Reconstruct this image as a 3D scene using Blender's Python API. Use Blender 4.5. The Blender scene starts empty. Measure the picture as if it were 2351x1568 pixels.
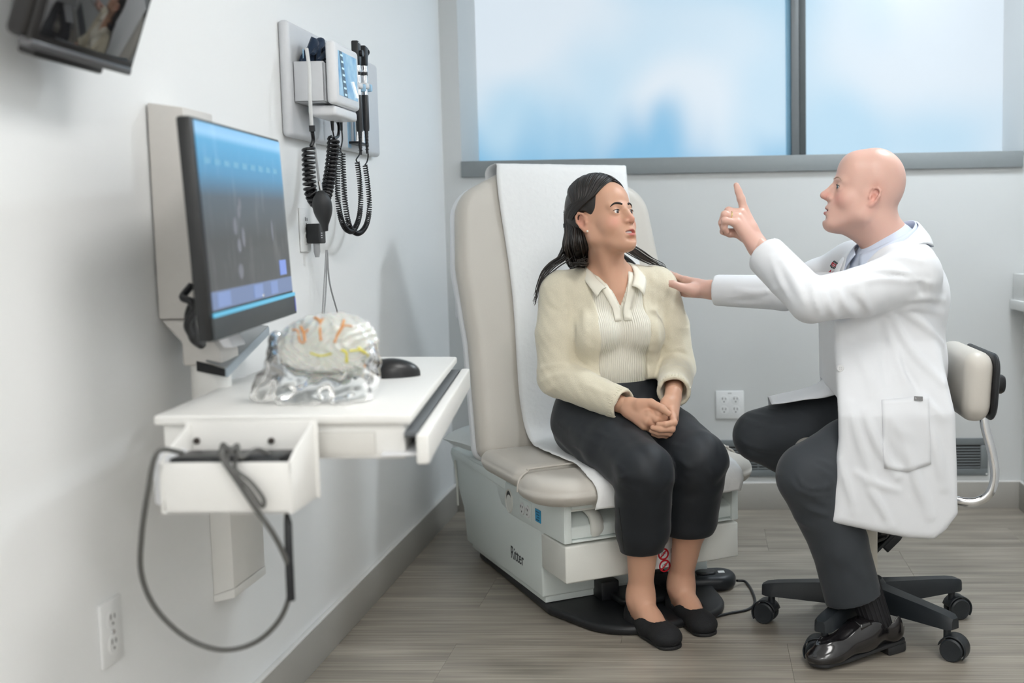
import bpy, bmesh, math, random
import numpy as np
from mathutils import Vector, Matrix
random.seed(7); np.random.seed(7)
SC = bpy.context.scene
COL = SC.collection

# ------------------------------------------------------------------ camera
F_PX, PP_X, PP_Y, CAM_H = 2601.6, 1505.0, 784.0, 1.12
YAW, PITCH, ROLL = math.radians(2.609), math.radians(5.327), math.radians(-0.912)
_r = np.array([math.cos(YAW), math.sin(YAW), 0]); _f = np.array([-math.sin(YAW), math.cos(YAW), 0]); _u = np.array([0, 0, 1.])
FW = _f*math.cos(PITCH) - _u*math.sin(PITCH); _u2 = _u*math.cos(PITCH) + _f*math.sin(PITCH)
RT = _r*math.cos(ROLL) + _u2*math.sin(ROLL); UP = _u2*math.cos(ROLL) - _r*math.sin(ROLL)
CAM = np.array([0, 0, CAM_H])
def at(px, py, X=None, Y=None, Z=None):
    """world point seen at a photograph pixel, on the plane X=, Y= or Z="""
    d = FW + RT*(px-PP_X)/F_PX - UP*(py-PP_Y)/F_PX
    t = X/d[0] if X is not None else Y/d[1] if Y is not None else (Z-CAM_H)/d[2]
    return CAM + d*t
cd = bpy.data.cameras.new('camera'); cam = bpy.data.objects.new('camera', cd); COL.objects.link(cam)
cam.matrix_world = Matrix(((RT[0], UP[0], -FW[0], 0), (RT[1], UP[1], -FW[1], 0), (RT[2], UP[2], -FW[2], CAM_H), (0, 0, 0, 1)))
cd.sensor_width = 36; cd.lens = F_PX/2351*36; cd.shift_x = (1175.5-PP_X)/2351; cd.clip_start = 0.05
cd.dof.use_dof = True; cd.dof.focus_distance = 3.15; cd.dof.aperture_fstop = 2.5
SC.camera = cam

# ------------------------------------------------------------------ world, exposure
W = bpy.data.worlds.new('world'); SC.world = W; W.use_nodes = True
W.node_tree.nodes['Background'].inputs[0].default_value = (0.80, 0.90, 1.0, 1)
W.node_tree.nodes['Background'].inputs[1].default_value = 0.6
SC.view_settings.view_transform = 'Standard'; SC.view_settings.look = 'None'
SC.view_settings.exposure = 0.25; SC.view_settings.gamma = 1.0; SC.view_settings.use_curve_mapping = False
SC.cycles.max_bounces = 9; SC.cycles.transmission_bounces = 9
PANEL_POWER = 10.5; COOL_POWER = 66.0      # radiance of the ceiling light diffusers

# ------------------------------------------------------------------ materials
MATS = {}
def srgb(h):
    h = h.lstrip('#'); c = [int(h[i:i+2], 16)/255 for i in (0, 2, 4)]
    return tuple(x/12.92 if x <= .04045 else ((x+.055)/1.055)**2.4 for x in c)
def mat(name, color, rough=.5, metal=0, bump=0, scale=60, var=.04, coat=0, spec=.5, trans=0, ior=1.45, sub=0, sheen=0, emit=None, estr=0, alpha=1, stretch=None, vcol=None, sdetail=4):
    """principled material with noise-driven colour variation and fine relief"""
    if name in MATS: return MATS[name]
    if isinstance(color, str): color = srgb(color)
    m = bpy.data.materials.new(name); m.use_nodes = True; MATS[name] = m
    nt = m.node_tree; N = nt.nodes; L = nt.links; b = N['Principled BSDF']
    b.inputs['Roughness'].default_value = rough; b.inputs['Metallic'].default_value = metal
    b.inputs['Specular IOR Level'].default_value = spec; b.inputs['IOR'].default_value = ior
    b.inputs['Coat Weight'].default_value = coat; b.inputs['Coat Roughness'].default_value = .12
    b.inputs['Transmission Weight'].default_value = trans; b.inputs['Alpha'].default_value = alpha
    if sheen: b.inputs['Sheen Weight'].default_value = sheen; b.inputs['Sheen Roughness'].default_value = .4
    if sub:
        b.inputs['Subsurface Weight'].default_value = sub; b.inputs['Subsurface Radius'].default_value = (1, .35, .2); b.inputs['Subsurface Scale'].default_value = .006
    if emit is not None:
        b.inputs['Emission Color'].default_value = (*(srgb(emit) if isinstance(emit, str) else emit), 1); b.inputs['Emission Strength'].default_value = estr
    tc = N.new('ShaderNodeTexCoord'); src = tc.outputs['Object']
    if stretch:
        mp = N.new('ShaderNodeMapping'); mp.inputs['Scale'].default_value = stretch; L.new(src, mp.inputs[0]); src = mp.outputs[0]
    nz = N.new('ShaderNodeTexNoise'); nz.inputs['Scale'].default_value = scale; nz.inputs['Detail'].default_value = sdetail; L.new(src, nz.inputs['Vector'])
    mx = N.new('ShaderNodeMix'); mx.data_type = 'RGBA'
    L.new(nz.outputs['Fac'], mx.inputs['Factor'])
    if vcol:
        at_ = N.new('ShaderNodeAttribute'); at_.attribute_name = vcol
        for k, f in ((6, 1-var), (7, 1+var)):
            mu = N.new('ShaderNodeMix'); mu.data_type = 'RGBA'; mu.blend_type = 'MULTIPLY'; mu.inputs['Factor'].default_value = 1
            L.new(at_.outputs['Color'], mu.inputs[6]); mu.inputs[7].default_value = (f, f, f, 1); L.new(mu.outputs[2], mx.inputs[k])
    else:
        mx.inputs[6].default_value = (*[min(1, max(0, c*(1-var*2))) for c in color], 1); mx.inputs[7].default_value = (*[min(1, c*(1+var*2)) for c in color], 1)
    L.new(mx.outputs[2], b.inputs['Base Color'])
    if bump:
        bp = N.new('ShaderNodeBump'); bp.inputs['Strength'].default_value = bump; bp.inputs['Distance'].default_value = .002
        L.new(nz.outputs['Fac'], bp.inputs['Height']); L.new(bp.outputs[0], b.inputs['Normal'])
    return m
def nodes(m): return m.node_tree.nodes, m.node_tree.links, m.node_tree.nodes['Principled BSDF']

# ------------------------------------------------------------------ object helpers
def link(o, parent=None):
    COL.objects.link(o)
    if parent is not None: o.parent = parent
    return o
def tag(o, label=None, cat=None, group=None, kind=None):
    if label: o['label'] = label
    if cat: o['category'] = cat
    if group: o['group'] = group
    if kind: o['kind'] = kind
    return o
def thing(name, label, cat, loc=(0, 0, 0), rz=0, group=None, rot=None):
    o = bpy.data.objects.new(name, None); o.empty_display_size = .05; link(o)
    o.location = loc; o.rotation_euler = rot if rot else (0, 0, rz)
    return tag(o, label, cat, group)
def mesh(name, V, Fc, m, parent=None, smooth=True, loc=None, rot=None, angle=None):
    me = bpy.data.meshes.new(name); me.from_pydata([tuple(map(float, v)) for v in V], [], Fc); me.update()
    o = bpy.data.objects.new(name, me); link(o, parent)
    if m: me.materials.append(m)
    if smooth:
        me.polygons.foreach_set('use_smooth', [True]*len(me.polygons))
        if angle: sharp(me, angle)
    if loc is not None: o.location = loc
    if rot is not None: o.rotation_euler = rot
    return o
def sharp(me, deg):
    bm = bmesh.new(); bm.from_mesh(me); a = math.radians(deg)
    for e in bm.edges:
        if len(e.link_faces) == 2 and e.calc_face_angle(0) > a: e.smooth = False
    bm.to_mesh(me); bm.free()
def from_bm(name, bm, m, parent=None, smooth=True, loc=None, rot=None, angle=40):
    me = bpy.data.meshes.new(name); bmesh.ops.recalc_face_normals(bm, faces=bm.faces); bm.to_mesh(me); bm.free()
    o = bpy.data.objects.new(name, me); link(o, parent)
    if m: me.materials.append(m)
    if smooth:
        me.polygons.foreach_set('use_smooth', [True]*len(me.polygons)); sharp(me, angle)
    if loc is not None: o.location = loc
    if rot is not None: o.rotation_euler = rot
    return o
def add_box(bm, lo, hi, bev=0, seg=2):
    lo = np.array(lo, float); hi = np.array(hi, float); c = (lo+hi)/2; s = hi-lo
    r = bmesh.ops.create_cube(bm, size=1, matrix=Matrix.Translation(c) @ Matrix.Diagonal((*s, 1)))
    if bev:
        ed = list({e for v in r['verts'] for e in v.link_edges})
        bmesh.ops.bevel(bm, geom=ed, offset=min(bev, .49*min(s)), segments=seg, profile=.5, affect='EDGES')
def box(name, lo, hi, m, parent=None, bev=.003, seg=2, loc=None, rot=None):
    bm = bmesh.new(); add_box(bm, lo, hi, bev, seg); return from_bm(name, bm, m, parent, loc=loc, rot=rot)
def boxes(name, L, m, parent=None, bev=.002, loc=None, rot=None):
    bm = bmesh.new()
    for lo, hi in L: add_box(bm, lo, hi, bev)
    return from_bm(name, bm, m, parent, loc=loc, rot=rot)
def add_prism(bm, pts, ext, bev=0, seg=2):
    """closed outline of 3D points extruded by vector ext"""
    vs = [bm.verts.new(p) for p in pts]; f = bm.faces.new(vs)
    r = bmesh.ops.extrude_face_region(bm, geom=[f]); nv = [g for g in r['geom'] if isinstance(g, bmesh.types.BMVert)]
    bmesh.ops.translate(bm, verts=nv, vec=Vector(ext))
    if bev:
        ed = list({e for v in vs+nv for e in v.link_edges})
        bmesh.ops.bevel(bm, geom=ed, offset=bev, segments=seg, profile=.5, affect='EDGES')
def prism(name, pts, ext, m, parent=None, bev=.002, seg=2, loc=None, rot=None, angle=40):
    bm = bmesh.new(); add_prism(bm, pts, ext, bev, seg); return from_bm(name, bm, m, parent, loc=loc, rot=rot, angle=angle)
def spline(pts, n=8):
    """Catmull-Rom through points"""
    P = [np.array(p, float) for p in pts]; P = [2*P[0]-P[1]]+P+[2*P[-1]-P[-2]]; out = []
    for i in range(1, len(P)-2):
        a, b, c, d = P[i-1:i+3]
        for k in range(n):
            t = k/n
            out.append(.5*((2*b)+(-a+c)*t+(2*a-5*b+4*c-d)*t*t+(-a+3*b-3*c+d)*t**3))
    return out+[P[-2]]
def frames(pts):
    P = np.array(pts, float); T = np.gradient(P, axis=0); T /= np.linalg.norm(T, axis=1)[:, None]+1e-12
    n = np.cross(T[0], [0, 0, 1.]);
    if np.linalg.norm(n) < .1: n = np.cross(T[0], [0, 1., 0])
    n /= np.linalg.norm(n); out = []
    for t in T:
        n = n-t*(n@t); n /= np.linalg.norm(n)+1e-12; out.append((n, np.cross(t, n)))
    return P, T, out
def tube_data(pts, r, seg=8, caps=True, flat=None):
    P, T, fr = frames(pts); n = len(P); R = np.broadcast_to(np.array(r, float), (n,)) if np.ndim(r) == 0 else np.interp(np.linspace(0, 1, n), np.linspace(0, 1, len(r)), r)
    V = []; Fc = []
    for i in range(n):
        a, b = fr[i]
        for k in range(seg):
            th = 2*math.pi*k/seg; V.append(P[i]+R[i]*(a*math.cos(th)+(flat or 1)*b*math.sin(th)))
    for i in range(n-1):
        for k in range(seg):
            k2 = (k+1) % seg; Fc.append((i*seg+k, i*seg+k2, (i+1)*seg+k2, (i+1)*seg+k))
    if caps:
        Fc.append(tuple(range(seg))[::-1]); Fc.append(tuple((n-1)*seg+k for k in range(seg)))
    return V, Fc
def tube(name, pts, r, m, parent=None, seg=10, caps=True, flat=None):
    V, Fc = tube_data(pts, r, seg, caps, flat); return mesh(name, V, Fc, m, parent, angle=60)
def tubes(name, L, m, parent=None, seg=6):
    V = []; Fc = []
    for pts, r, *fl in L:
        v, f = tube_data(pts, r, seg, True, fl[0] if fl else None); o = len(V); V += v; Fc += [tuple(i+o for i in q) for q in f]
    return mesh(name, V, Fc, m, parent)
def lathe(name, prof, m, parent=None, seg=32, axis='Z', loc=None, rot=None, angle=40):
    """profile list of (radius, height)"""
    V = []; Fc = []; n = len(prof)
    for r, h in prof:
        for k in range(seg):
            t = 2*math.pi*k/seg; c, s = r*math.cos(t), r*math.sin(t)
            V.append({'Z': (c, s, h), 'Y': (c, h, s), 'X': (h, c, s)}[axis])
    for i in range(n-1):
        for k in range(seg):
            k2 = (k+1) % seg; q = (i*seg+k, i*seg+k2, (i+1)*seg+k2, (i+1)*seg+k); Fc.append(q if axis != 'Y' else q[::-1])
    a = tuple(range(seg)); z = tuple((n-1)*seg+k for k in range(seg))
    Fc += [a[::-1], z] if axis != 'Y' else [a, z[::-1]]
    return mesh(name, V, Fc, m, parent, angle=angle, loc=loc, rot=rot)
def grid_mesh(name, G, m, parent=None, thick=0, closed=False):
    """G[i][j] -> points; optional solid thickness"""
    G = np.array(G, float); a, b = G.shape[:2]; V = G.reshape(-1, 3); Fc = []
    for i in range(a-1):
        for j in range(b if closed else b-1):
            j2 = (j+1) % b; Fc.append((i*b+j, i*b+j2, (i+1)*b+j2, (i+1)*b+j))
    o = mesh(name, V, Fc, m, parent)
    if thick:
        md = o.modifiers.new('solid', 'SOLIDIFY'); md.thickness = abs(thick); md.offset = 1 if thick > 0 else -1
    return o
def text(name, s, size, m, parent, loc, rot, ext=.0004, align='CENTER', sx=1, bold=0):
    cu = bpy.data.curves.new(name, 'FONT'); cu.body = s; cu.size = size; cu.extrude = ext; cu.align_x = align; cu.offset = bold
    tmp = bpy.data.objects.new(name, cu); COL.objects.link(tmp)
    dg = bpy.context.evaluated_depsgraph_get(); me = bpy.data.meshes.new_from_object(tmp.evaluated_get(dg)); bpy.data.objects.remove(tmp)
    me.name = name; me.materials.clear(); me.materials.append(m)
    if sx != 1: me.transform(Matrix.Diagonal((sx, 1, 1, 1)))
    o = bpy.data.objects.new(name, me); link(o, parent); o.location = loc; o.rotation_euler = rot
    return o
# ================================================================== THE ROOM
WX, BY, RX, CZ, RY = -1.052, 4.570, 1.262, 2.62, -3.4      # left wall, back wall, right wall, ceiling, rear wall
PAINT = mat('wall_paint', (.84, .85, .85), .55, bump=.03, scale=260, var=.006)
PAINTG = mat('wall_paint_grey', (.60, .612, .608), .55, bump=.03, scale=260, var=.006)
CEILM = mat('ceiling_tile', (.86, .86, .85), .9, bump=.15, scale=90, var=.02)
def struct(o): o['kind'] = 'structure'; return o
# floor: a slab that carries the vinyl planks
fl = struct(box('floor', (WX-.1, RY-.1, -.06), (RX+.1, BY+.1, -.004), mat('floor_screed', (.10, .095, .09), .9), bev=0))
def floor_mat():
    m = bpy.data.materials.new('vinyl_plank'); m.use_nodes = True; N, L, b = nodes(m)
    tc = N.new('ShaderNodeTexCoord'); oi = N.new('ShaderNodeObjectInfo')
    sm = N.new('ShaderNodeVectorMath'); sm.operation = 'ADD'
    geo = N.new('ShaderNodeNewGeometry'); L.new(geo.outputs['Position'], sm.inputs[0])
    cx = N.new('ShaderNodeCombineXYZ'); mu = N.new('ShaderNodeMath'); mu.operation = 'MULTIPLY'; mu.inputs[1].default_value = 7.3
    L.new(oi.outputs['Random'], mu.inputs[0]); L.new(mu.outputs[0], cx.inputs[0]); L.new(cx.outputs[0], sm.inputs[1])
    def nz(sc, det, scale):
        mp = N.new('ShaderNodeMapping'); mp.inputs['Scale'].default_value = sc; L.new(sm.outputs[0], mp.inputs[0])
        n = N.new('ShaderNodeTexNoise'); n.inputs['Scale'].default_value = scale; n.inputs['Detail'].default_value = det; L.new(mp.outputs[0], n.inputs['Vector']); return n
    a = nz((.5, 34, 1), 6, 3.2); c = nz((1.2, 9, 1), 3, 2.0); d = nz((2, 150, 1), 3, 2.0)
    ad = N.new('ShaderNodeMath'); ad.operation = 'ADD'; L.new(a.outputs[0], ad.inputs[0]); L.new(c.outputs[0], ad.inputs[1])
    ad2 = N.new('ShaderNodeMath'); ad2.operation = 'MULTIPLY_ADD'; ad2.inputs[1].default_value = .6; L.new(d.outputs[0], ad2.inputs[0]); L.new(ad.outputs[0], ad2.inputs[2])
    cr = N.new('ShaderNodeValToRGB'); e = cr.color_ramp.elements
    e[0].position = .30; e[0].color = (.14, .125, .105, 1); e[1].position = .62; e[1].color = (.44, .40, .335, 1)
    e2 = cr.color_ramp.elements.new(.47); e2.color = (.28, .25, .208, 1)
    dv = N.new('ShaderNodeMath'); dv.operation = 'MULTIPLY'; dv.inputs[1].default_value = .36; L.new(ad2.outputs[0], dv.inputs[0]); L.new(dv.outputs[0], cr.inputs[0])
    L.new(cr.outputs[0], b.inputs['Base Color'])
    b.inputs['Roughness'].default_value = .36; b.inputs['Specular IOR Level'].default_value = .45
    bp = N.new('ShaderNodeBump'); bp.inputs['Strength'].default_value = .05; bp.inputs['Distance'].default_value = .002; L.new(ad2.outputs[0], bp.inputs['Height']); L.new(bp.outputs[0], b.inputs['Normal'])
    return m
FLM = floor_mat()
PL, PW = .915, .305
bm = bmesh.new(); add_box(bm, (0, 0, -.004), (PL-.0005, PW-.0005, 0), .0003, 1)
pm = bpy.data.meshes.new('plank'); bm.to_mesh(pm); bm.free(); pm.materials.append(FLM)
row = 0; y = BY-.012-PW
while y > RY-PW:
    x = WX+.01-PL*((row*.5) % 1)-.12
    while x < RX:
        if x+PL > WX: o = bpy.data.objects.new('plank', pm); link(o, fl); o.location = (x, y, 0)
        x += PL
    y -= PW; row += 1
# left wall, right wall, rear wall, ceiling
struct(box('wall_left', (WX-.12, RY, 0), (WX, BY+.12, CZ), PAINT, bev=0))
struct(box('wall_right', (RX, RY, 0), (RX+.12, BY+.6, CZ), PAINT, bev=0))
struct(box('wall_rear', (WX-.12, RY-.12, 0), (RX+.12, RY, CZ), PAINT, bev=0))
struct(box('ceiling', (WX-.12, RY-.12, CZ), (RX+.12, BY+.6, CZ+.08), CEILM, bev=0))
# back wall with the window opening: left pier, apron under the sill, reveal
JX, SZ, GY = -.978, 1.430, 4.93
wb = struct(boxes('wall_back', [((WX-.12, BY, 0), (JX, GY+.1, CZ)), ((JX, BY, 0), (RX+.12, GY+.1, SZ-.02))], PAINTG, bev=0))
# window: sill trim, frame, mullion, two panes
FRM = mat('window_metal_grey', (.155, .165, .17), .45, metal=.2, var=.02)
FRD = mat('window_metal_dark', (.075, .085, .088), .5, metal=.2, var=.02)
SIL = mat('sill_grey_trim', (.23, .25, .255), .5, bump=.02, var=.02)
win = struct(bpy.data.objects.new('window_1', None)); link(win)
box('sill', (JX, BY-.018, 1.366), (RX-.012, GY, SZ), SIL, win, bev=.003)
mx0 = at(1817, 180, Y=GY-.05)[0]; mx1 = at(1850.5, 180, Y=GY-.05)[0]; mc = mx0+(mx1-mx0)*.52
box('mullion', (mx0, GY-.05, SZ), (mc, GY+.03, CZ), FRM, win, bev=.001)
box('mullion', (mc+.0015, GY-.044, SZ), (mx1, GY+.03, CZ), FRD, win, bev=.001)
box('frame_head', (JX, GY-.04, CZ-.05), (RX, GY+.03, CZ), FRM, win, bev=.002)
def pane_mat():
    """frosted lit glass: soft clouds above, blurred blue tree crowns below"""
    m = bpy.data.materials.new('lit_window_film'); m.use_nodes = True; N, L, b = nodes(m)
    g = N.new('ShaderNodeNewGeometry'); sx = N.new('ShaderNodeSeparateXYZ'); L.new(g.outputs['Position'], sx.inputs[0])
    def M(op, a, c=None, d=None):
        n = N.new('ShaderNodeMath'); n.operation = op
        for i, v in enumerate((a, c, d)):
            if v is None: continue
            if isinstance(v, (int, float)): n.inputs[i].default_value = v
            else: L.new(v, n.inputs[i])
        return n.outputs[0]
    def noise(scale, det, sc=(1, 1, 1)):
        mp = N.new('ShaderNodeMapping'); mp.inputs['Scale'].default_value = sc; L.new(g.outputs['Position'], mp.inputs[0])
        n = N.new('ShaderNodeTexNoise'); n.inputs['Scale'].default_value = scale; n.inputs['Detail'].default_value = det; L.new(mp.outputs[0], n.inputs['Vector']); return n.outputs[0]
    n1 = noise(3.4, 1.2, (1, 1, .55)); n2 = noise(1.5, 1.0)
    X, Z = sx.outputs[0], sx.outputs[2]
    # crown line height: highest near x=-.2, dropping to the sides
    dx = M('ADD', X, .40); hump = M('MULTIPLY', M('MULTIPLY', dx, dx), -.33)
    line = M('ADD', M('ADD', 1.68, hump), M('MULTIPLY', M('SUBTRACT', n1, .5), .80))
    t = M('SUBTRACT', line, Z)
    mr = N.new('ShaderNodeMapRange'); mr.interpolation_type = 'SMOOTHSTEP'; mr.inputs[1].default_value = -.12; mr.inputs[2].default_value = .24; L.new(t, mr.inputs[0])
    c1 = N.new('ShaderNodeMix'); c1.data_type = 'RGBA'; c1.inputs[6].default_value = (.52, .77, .95, 1); c1.inputs[7].default_value = (.80, .90, .985, 1)
    r2 = N.new('ShaderNodeMapRange'); r2.interpolation_type = 'SMOOTHSTEP'; r2.inputs[1].default_value = .38; r2.inputs[2].default_value = .64; L.new(n2, r2.inputs[0]); L.new(r2.outputs[0], c1.inputs['Factor'])
    c2 = N.new('ShaderNodeMix'); c2.data_type = 'RGBA'; L.new(c1.outputs[2], c2.inputs[6]); c2.inputs[7].default_value = (.20, .53, .82, 1)
    fa = M('MULTIPLY', mr.outputs[0], .95); L.new(fa, c2.inputs['Factor'])
    L.new(c2.outputs[2], b.inputs['Emission Color']); b.inputs['Emission Strength'].default_value = .69
    b.inputs['Base Color'].default_value = (.05, .06, .07, 1); b.inputs['Roughness'].default_value = .35
    return m
PANE = pane_mat()
edge = mat('pane_edge_blue', (.30, .58, .80), .3, var=.02)
box('pane', (JX, GY, SZ), (mx0-.02, GY+.006, CZ-.05), PANE, win, bev=0)
box('pane', (mx1, GY, SZ), (RX, GY+.006, CZ-.05), PANE, win, bev=0)
box('glazing_bead', (mx0-.021, GY-.014, SZ), (mx0-.0005, GY+.006, CZ-.05), edge, win, bev=.001)
# baseboards (a thin lighter lip paints the highlight along their top edge)
BBM = mat('baseboard_vinyl', (.40, .385, .355), .5, bump=.02, scale=80, var=.015)
LIP = mat('baseboard_highlight', (.72, .71, .69), .5, var=.01)
for nm, lo, hi in (('baseboard_back', (WX, BY-.016, 0), (RX, BY, .107)), ('baseboard_left', (WX, RY, 0), (WX+.016, BY-.016, .107)), ('baseboard_right', (RX-.012, RY, 0), (RX, BY-.016, .107))):
    o = struct(box(nm, lo, hi, BBM, bev=.001)); box('lip', (lo[0], lo[1], .107), (hi[0], hi[1], .113), LIP, o, bev=.002)
# ceiling light panels, assumed; window-side and camera-side ones added for daylight and fill
DIF = bpy.data.materials.new('light_diffuser'); DIF.use_nodes = True; _N, _L, _b = nodes(DIF)
_b.inputs['Emission Color'].default_value = (1.0, .99, .97, 1); _b.inputs['Emission Strength'].default_value = PANEL_POWER; _b.inputs['Base Color'].default_value = (.9, .9, .9, 1)
DIFC = bpy.data.materials.new('daylight_fill_diffuser'); DIFC.use_nodes = True; _N, _L, _b = nodes(DIFC)  # for the added panel that imitates daylight from the window
_b.inputs['Emission Color'].default_value = (.86, .94, 1.0, 1); _b.inputs['Emission Strength'].default_value = COOL_POWER; _b.inputs['Base Color'].default_value = (.9, .9, .9, 1)
WHITE_MET = mat('white_metal', (.80, .80, .79), .4, var=.01)
for (x, y, sx, sy, lab) in ((1.0, 3.72, .30, .36, 'small added light panel nearest the window, standing in for daylight'), (.45, 1.7, .60, 1.0, 'wide ceiling light panel above the desk and exam chair'),
        (.75, -.35, .60, 1.2, 'long added fill panel right of the camera'), (-.40, -2.3, .60, 1.2, 'long added fill panel by the rear wall, left'), (.75, -2.3, .60, 1.2, 'long added fill panel by the rear wall, right')):
    t = thing('ceiling_light', lab, 'ceiling light', (x, y, CZ), group='ceiling lights')
    boxes('light_frame', [((-sx/2-.02, -sy/2-.02, -.02), (sx/2+.02, -sy/2, 0)), ((-sx/2-.02, sy/2, -.02), (sx/2+.02, sy/2+.02, 0)), ((-sx/2-.02, -sy/2, -.02), (-sx/2, sy/2, 0)), ((sx/2, -sy/2, -.02), (sx/2+.02, sy/2, 0))], WHITE_MET, t)
    box('diffuser', (-sx/2, -sy/2, -.016), (sx/2, sy/2, -.006), DIFC if y > 3.5 else DIF, t, bev=0)
# counter end at the right edge
ct = thing('counter', 'white counter end with backsplash at the right wall below the window', 'counter', (RX, 4.2, .81))
box('worktop', (-.06, -.3, 0), (-.001, .35, .038), WHITE_MET, ct, bev=.003); box('backsplash', (-.047, -.3, .0385), (-.001, .35, .14), WHITE_MET, ct, bev=.002)
# outlet on the back wall: plate with four receptacles
PLATE = mat('outlet_plate_white', (.78, .79, .79), .35, var=.008)
SLOT = mat('outlet_slot', (.02, .02, .02), .6)
def receptacle(parent, x, z, s=1.0):
    """one receptacle face lying in local XZ, facing -Y, with two slots and a ground hole"""
    r = lathe('receptacle', [(.0001, -.0075), (.0165*s, -.0075), (.0172*s, -.0068), (.0172*s, -.004)], PLATE, parent, 24, 'Y', loc=(x, 0, z))
    for dx, hh in ((-.0062, .0048), (.0062, .004)):
        box('slot', (dx*s-.0012*s, -.0082, .001*s), (dx*s+.0012*s, -.0076, (.001+2*hh)*s), SLOT, r, bev=0)
    lathe('ground_hole', [(.0001, -.0082), (.0026*s, -.0082), (.0026*s, -.0076)], SLOT, r, 10, 'Y', loc=(0, 0, -.007*s))
    return r
t = thing('wall_outlet', 'white square wall outlet plate with four receptacles on the back wall', 'wall outlet', (.090, BY, .432))
box('plate', (-.057, -.0065, -.0575), (.057, 0, .0575), PLATE, t, bev=.003)
for dx in (-.0235, .0235):
    for dz in (-.0215, .0205): receptacle(t, dx, dz)
for k in range(-3, 4): box('marking', (k*.0022-.0007, -.0069, .046), (k*.0022+.0007, -.0066, .0485), SLOT, t, bev=0)
# low linear ventilation grille along the back wall
GRL = mat('grille_grey', (.20, .22, .23), .45, metal=.2, var=.02)
t = thing('vent_grille', 'long grey slotted ventilation grille low on the back wall', 'vent', (0, BY, 0))
gx0, gx1, gz0, gz1 = -.62, 1.128, .135, .288
boxes('grille_frame', [((gx0, -.008, gz0), (gx1, 0, gz0+.028)), ((gx0, -.008, gz1-.028), (gx1, 0, gz1)), ((gx1-.03, -.008, gz0+.028), (gx1, 0, gz1-.028)), ((gx0, -.008, gz0+.028), (gx0+.03, 0, gz1-.028))], GRL, t)
box('duct_backing', (gx0+.03, -.0015, gz0+.028), (gx1-.03, -.0005, gz1-.028), SLOT, t, bev=0)
sl = None
for k in range(8):
    z = gz0+.034+k*(gz1-gz0-.068)/7.4
    if sl is None: sl = box('slat', (gx0+.03, -.007, -.0028), (gx1-.03, -.0012, .0028), GRL, t, bev=.0008, loc=(0, 0, z)).data
    else: o = bpy.data.objects.new('slat', sl); link(o, t); o.location = (0, 0, z)
for xx in (.2, .65): box('divider', (xx, -.0068, gz0+.028), (xx+.006, -.002, gz1-.028), GRL, t, bev=0)
for (x, z) in ((gx1-.006, gz0+.006), (gx1-.006, gz1-.006)): lathe('screw', [(.0001, -.0095), (.003, -.009), (.0032, -.008)], WHITE_MET, t, 10, 'Y', loc=(x, 0, z))
# outlet on the left wall
t = thing('wall_outlet', 'white narrow wall outlet plate low on the left wall', 'wall outlet', (WX, 1.885, .445), rz=math.pi/2)
box('plate', (-.036, -.0065, -.0575), (.036, 0, .0575), PLATE, t, bev=.003)
receptacle(t, 0, -.022); receptacle(t, 0, .022)
lathe('screw', [(.0001, -.009), (.004, -.0085), (.0045, -.0065)], mat('chrome', (.75, .76, .78), .12, metal=1, var=.01), t, 12, 'Y', loc=(0, 0, 0))
# ================================================================== LEFT WALL EQUIPMENT
WPL = mat('white_plastic', (.72, .73, .75), .38, var=.012)
GPL = mat('light_grey_plastic', (.60, .615, .64), .4, var=.012)
BLK = mat('black_plastic', (.012, .013, .015), .38, var=.1)
BLG = mat('black_gloss', (.008, .008, .010), .22, var=.1)
CHR = mat('chrome', (.75, .76, .78), .12, metal=1)
NAVY = mat('cuff_navy_fabric', (.012, .028, .060), .85, bump=.5, scale=500, var=.15, sheen=.2)
LBLUE = mat('light_blue_clip', (.34, .55, .74), .45, var=.02)
CREAM = mat('warm_white_laminate', (.80, .795, .77), .38, var=.008)
BEIGE = mat('column_beige_white', (.62, .60, .57), .45, var=.012)
HOSE = mat('white_hose', (.62, .63, .63), .45, var=.02)
GCAB = mat('grey_cable', (.10, .10, .095), .5, var=.06)
LGC = mat('light_grey_cable', (.33, .34, .35), .5, var=.05)
HALF = math.pi/2
def wall_thing(name, label, cat, y, z, d=0, group=None):     # local x runs along the wall, local -y comes out of it
    return thing(name, label, cat, (WX+d, y, z), HALF, group)
def wl(o, p):                                                # world point -> local of an untilted wall thing
    return np.array([p[1]-o.location[1], -(p[0]-o.location[0]), p[2]-o.location[2]])

# ---- backing board of the diagnostic station
bd = wall_thing('diagnostic_board', 'pale grey rounded backing board of the wall diagnostic station', 'wall board', 3.199, 1.524)
box('board', (-.385, -.028, -.143), (.384, 0, .143), GPL, bd, bev=.012, seg=4)
box('label_strip', (.055, -.0285, -.137), (.085, -.028, -.04), LBLUE, bd, bev=0)
# ---- cuff basket
bk = wall_thing('cuff_basket', 'grey plastic cuff basket on the left of the diagnostic board', 'basket', 2.90, 1.467, .028)
boxes('basket_shell', [((-.065, -.078, 0), (.075, 0, .004)), ((-.065, -.004, 0), (.075, 0, .10)), ((-.065, -.078, 0), (.075, -.074, .098)), ((-.065, -.078, 0), (-.061, 0, .10)), ((.071, -.078, 0), (.075, 0, .10))], GPL, bk, bev=.0015)
boxes('bracket', [((-.01, -.06, -.012), (.03, -.02, 0)), ((.045, -.07, -.008), (.06, -.05, 0))], GPL, bk)
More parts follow.
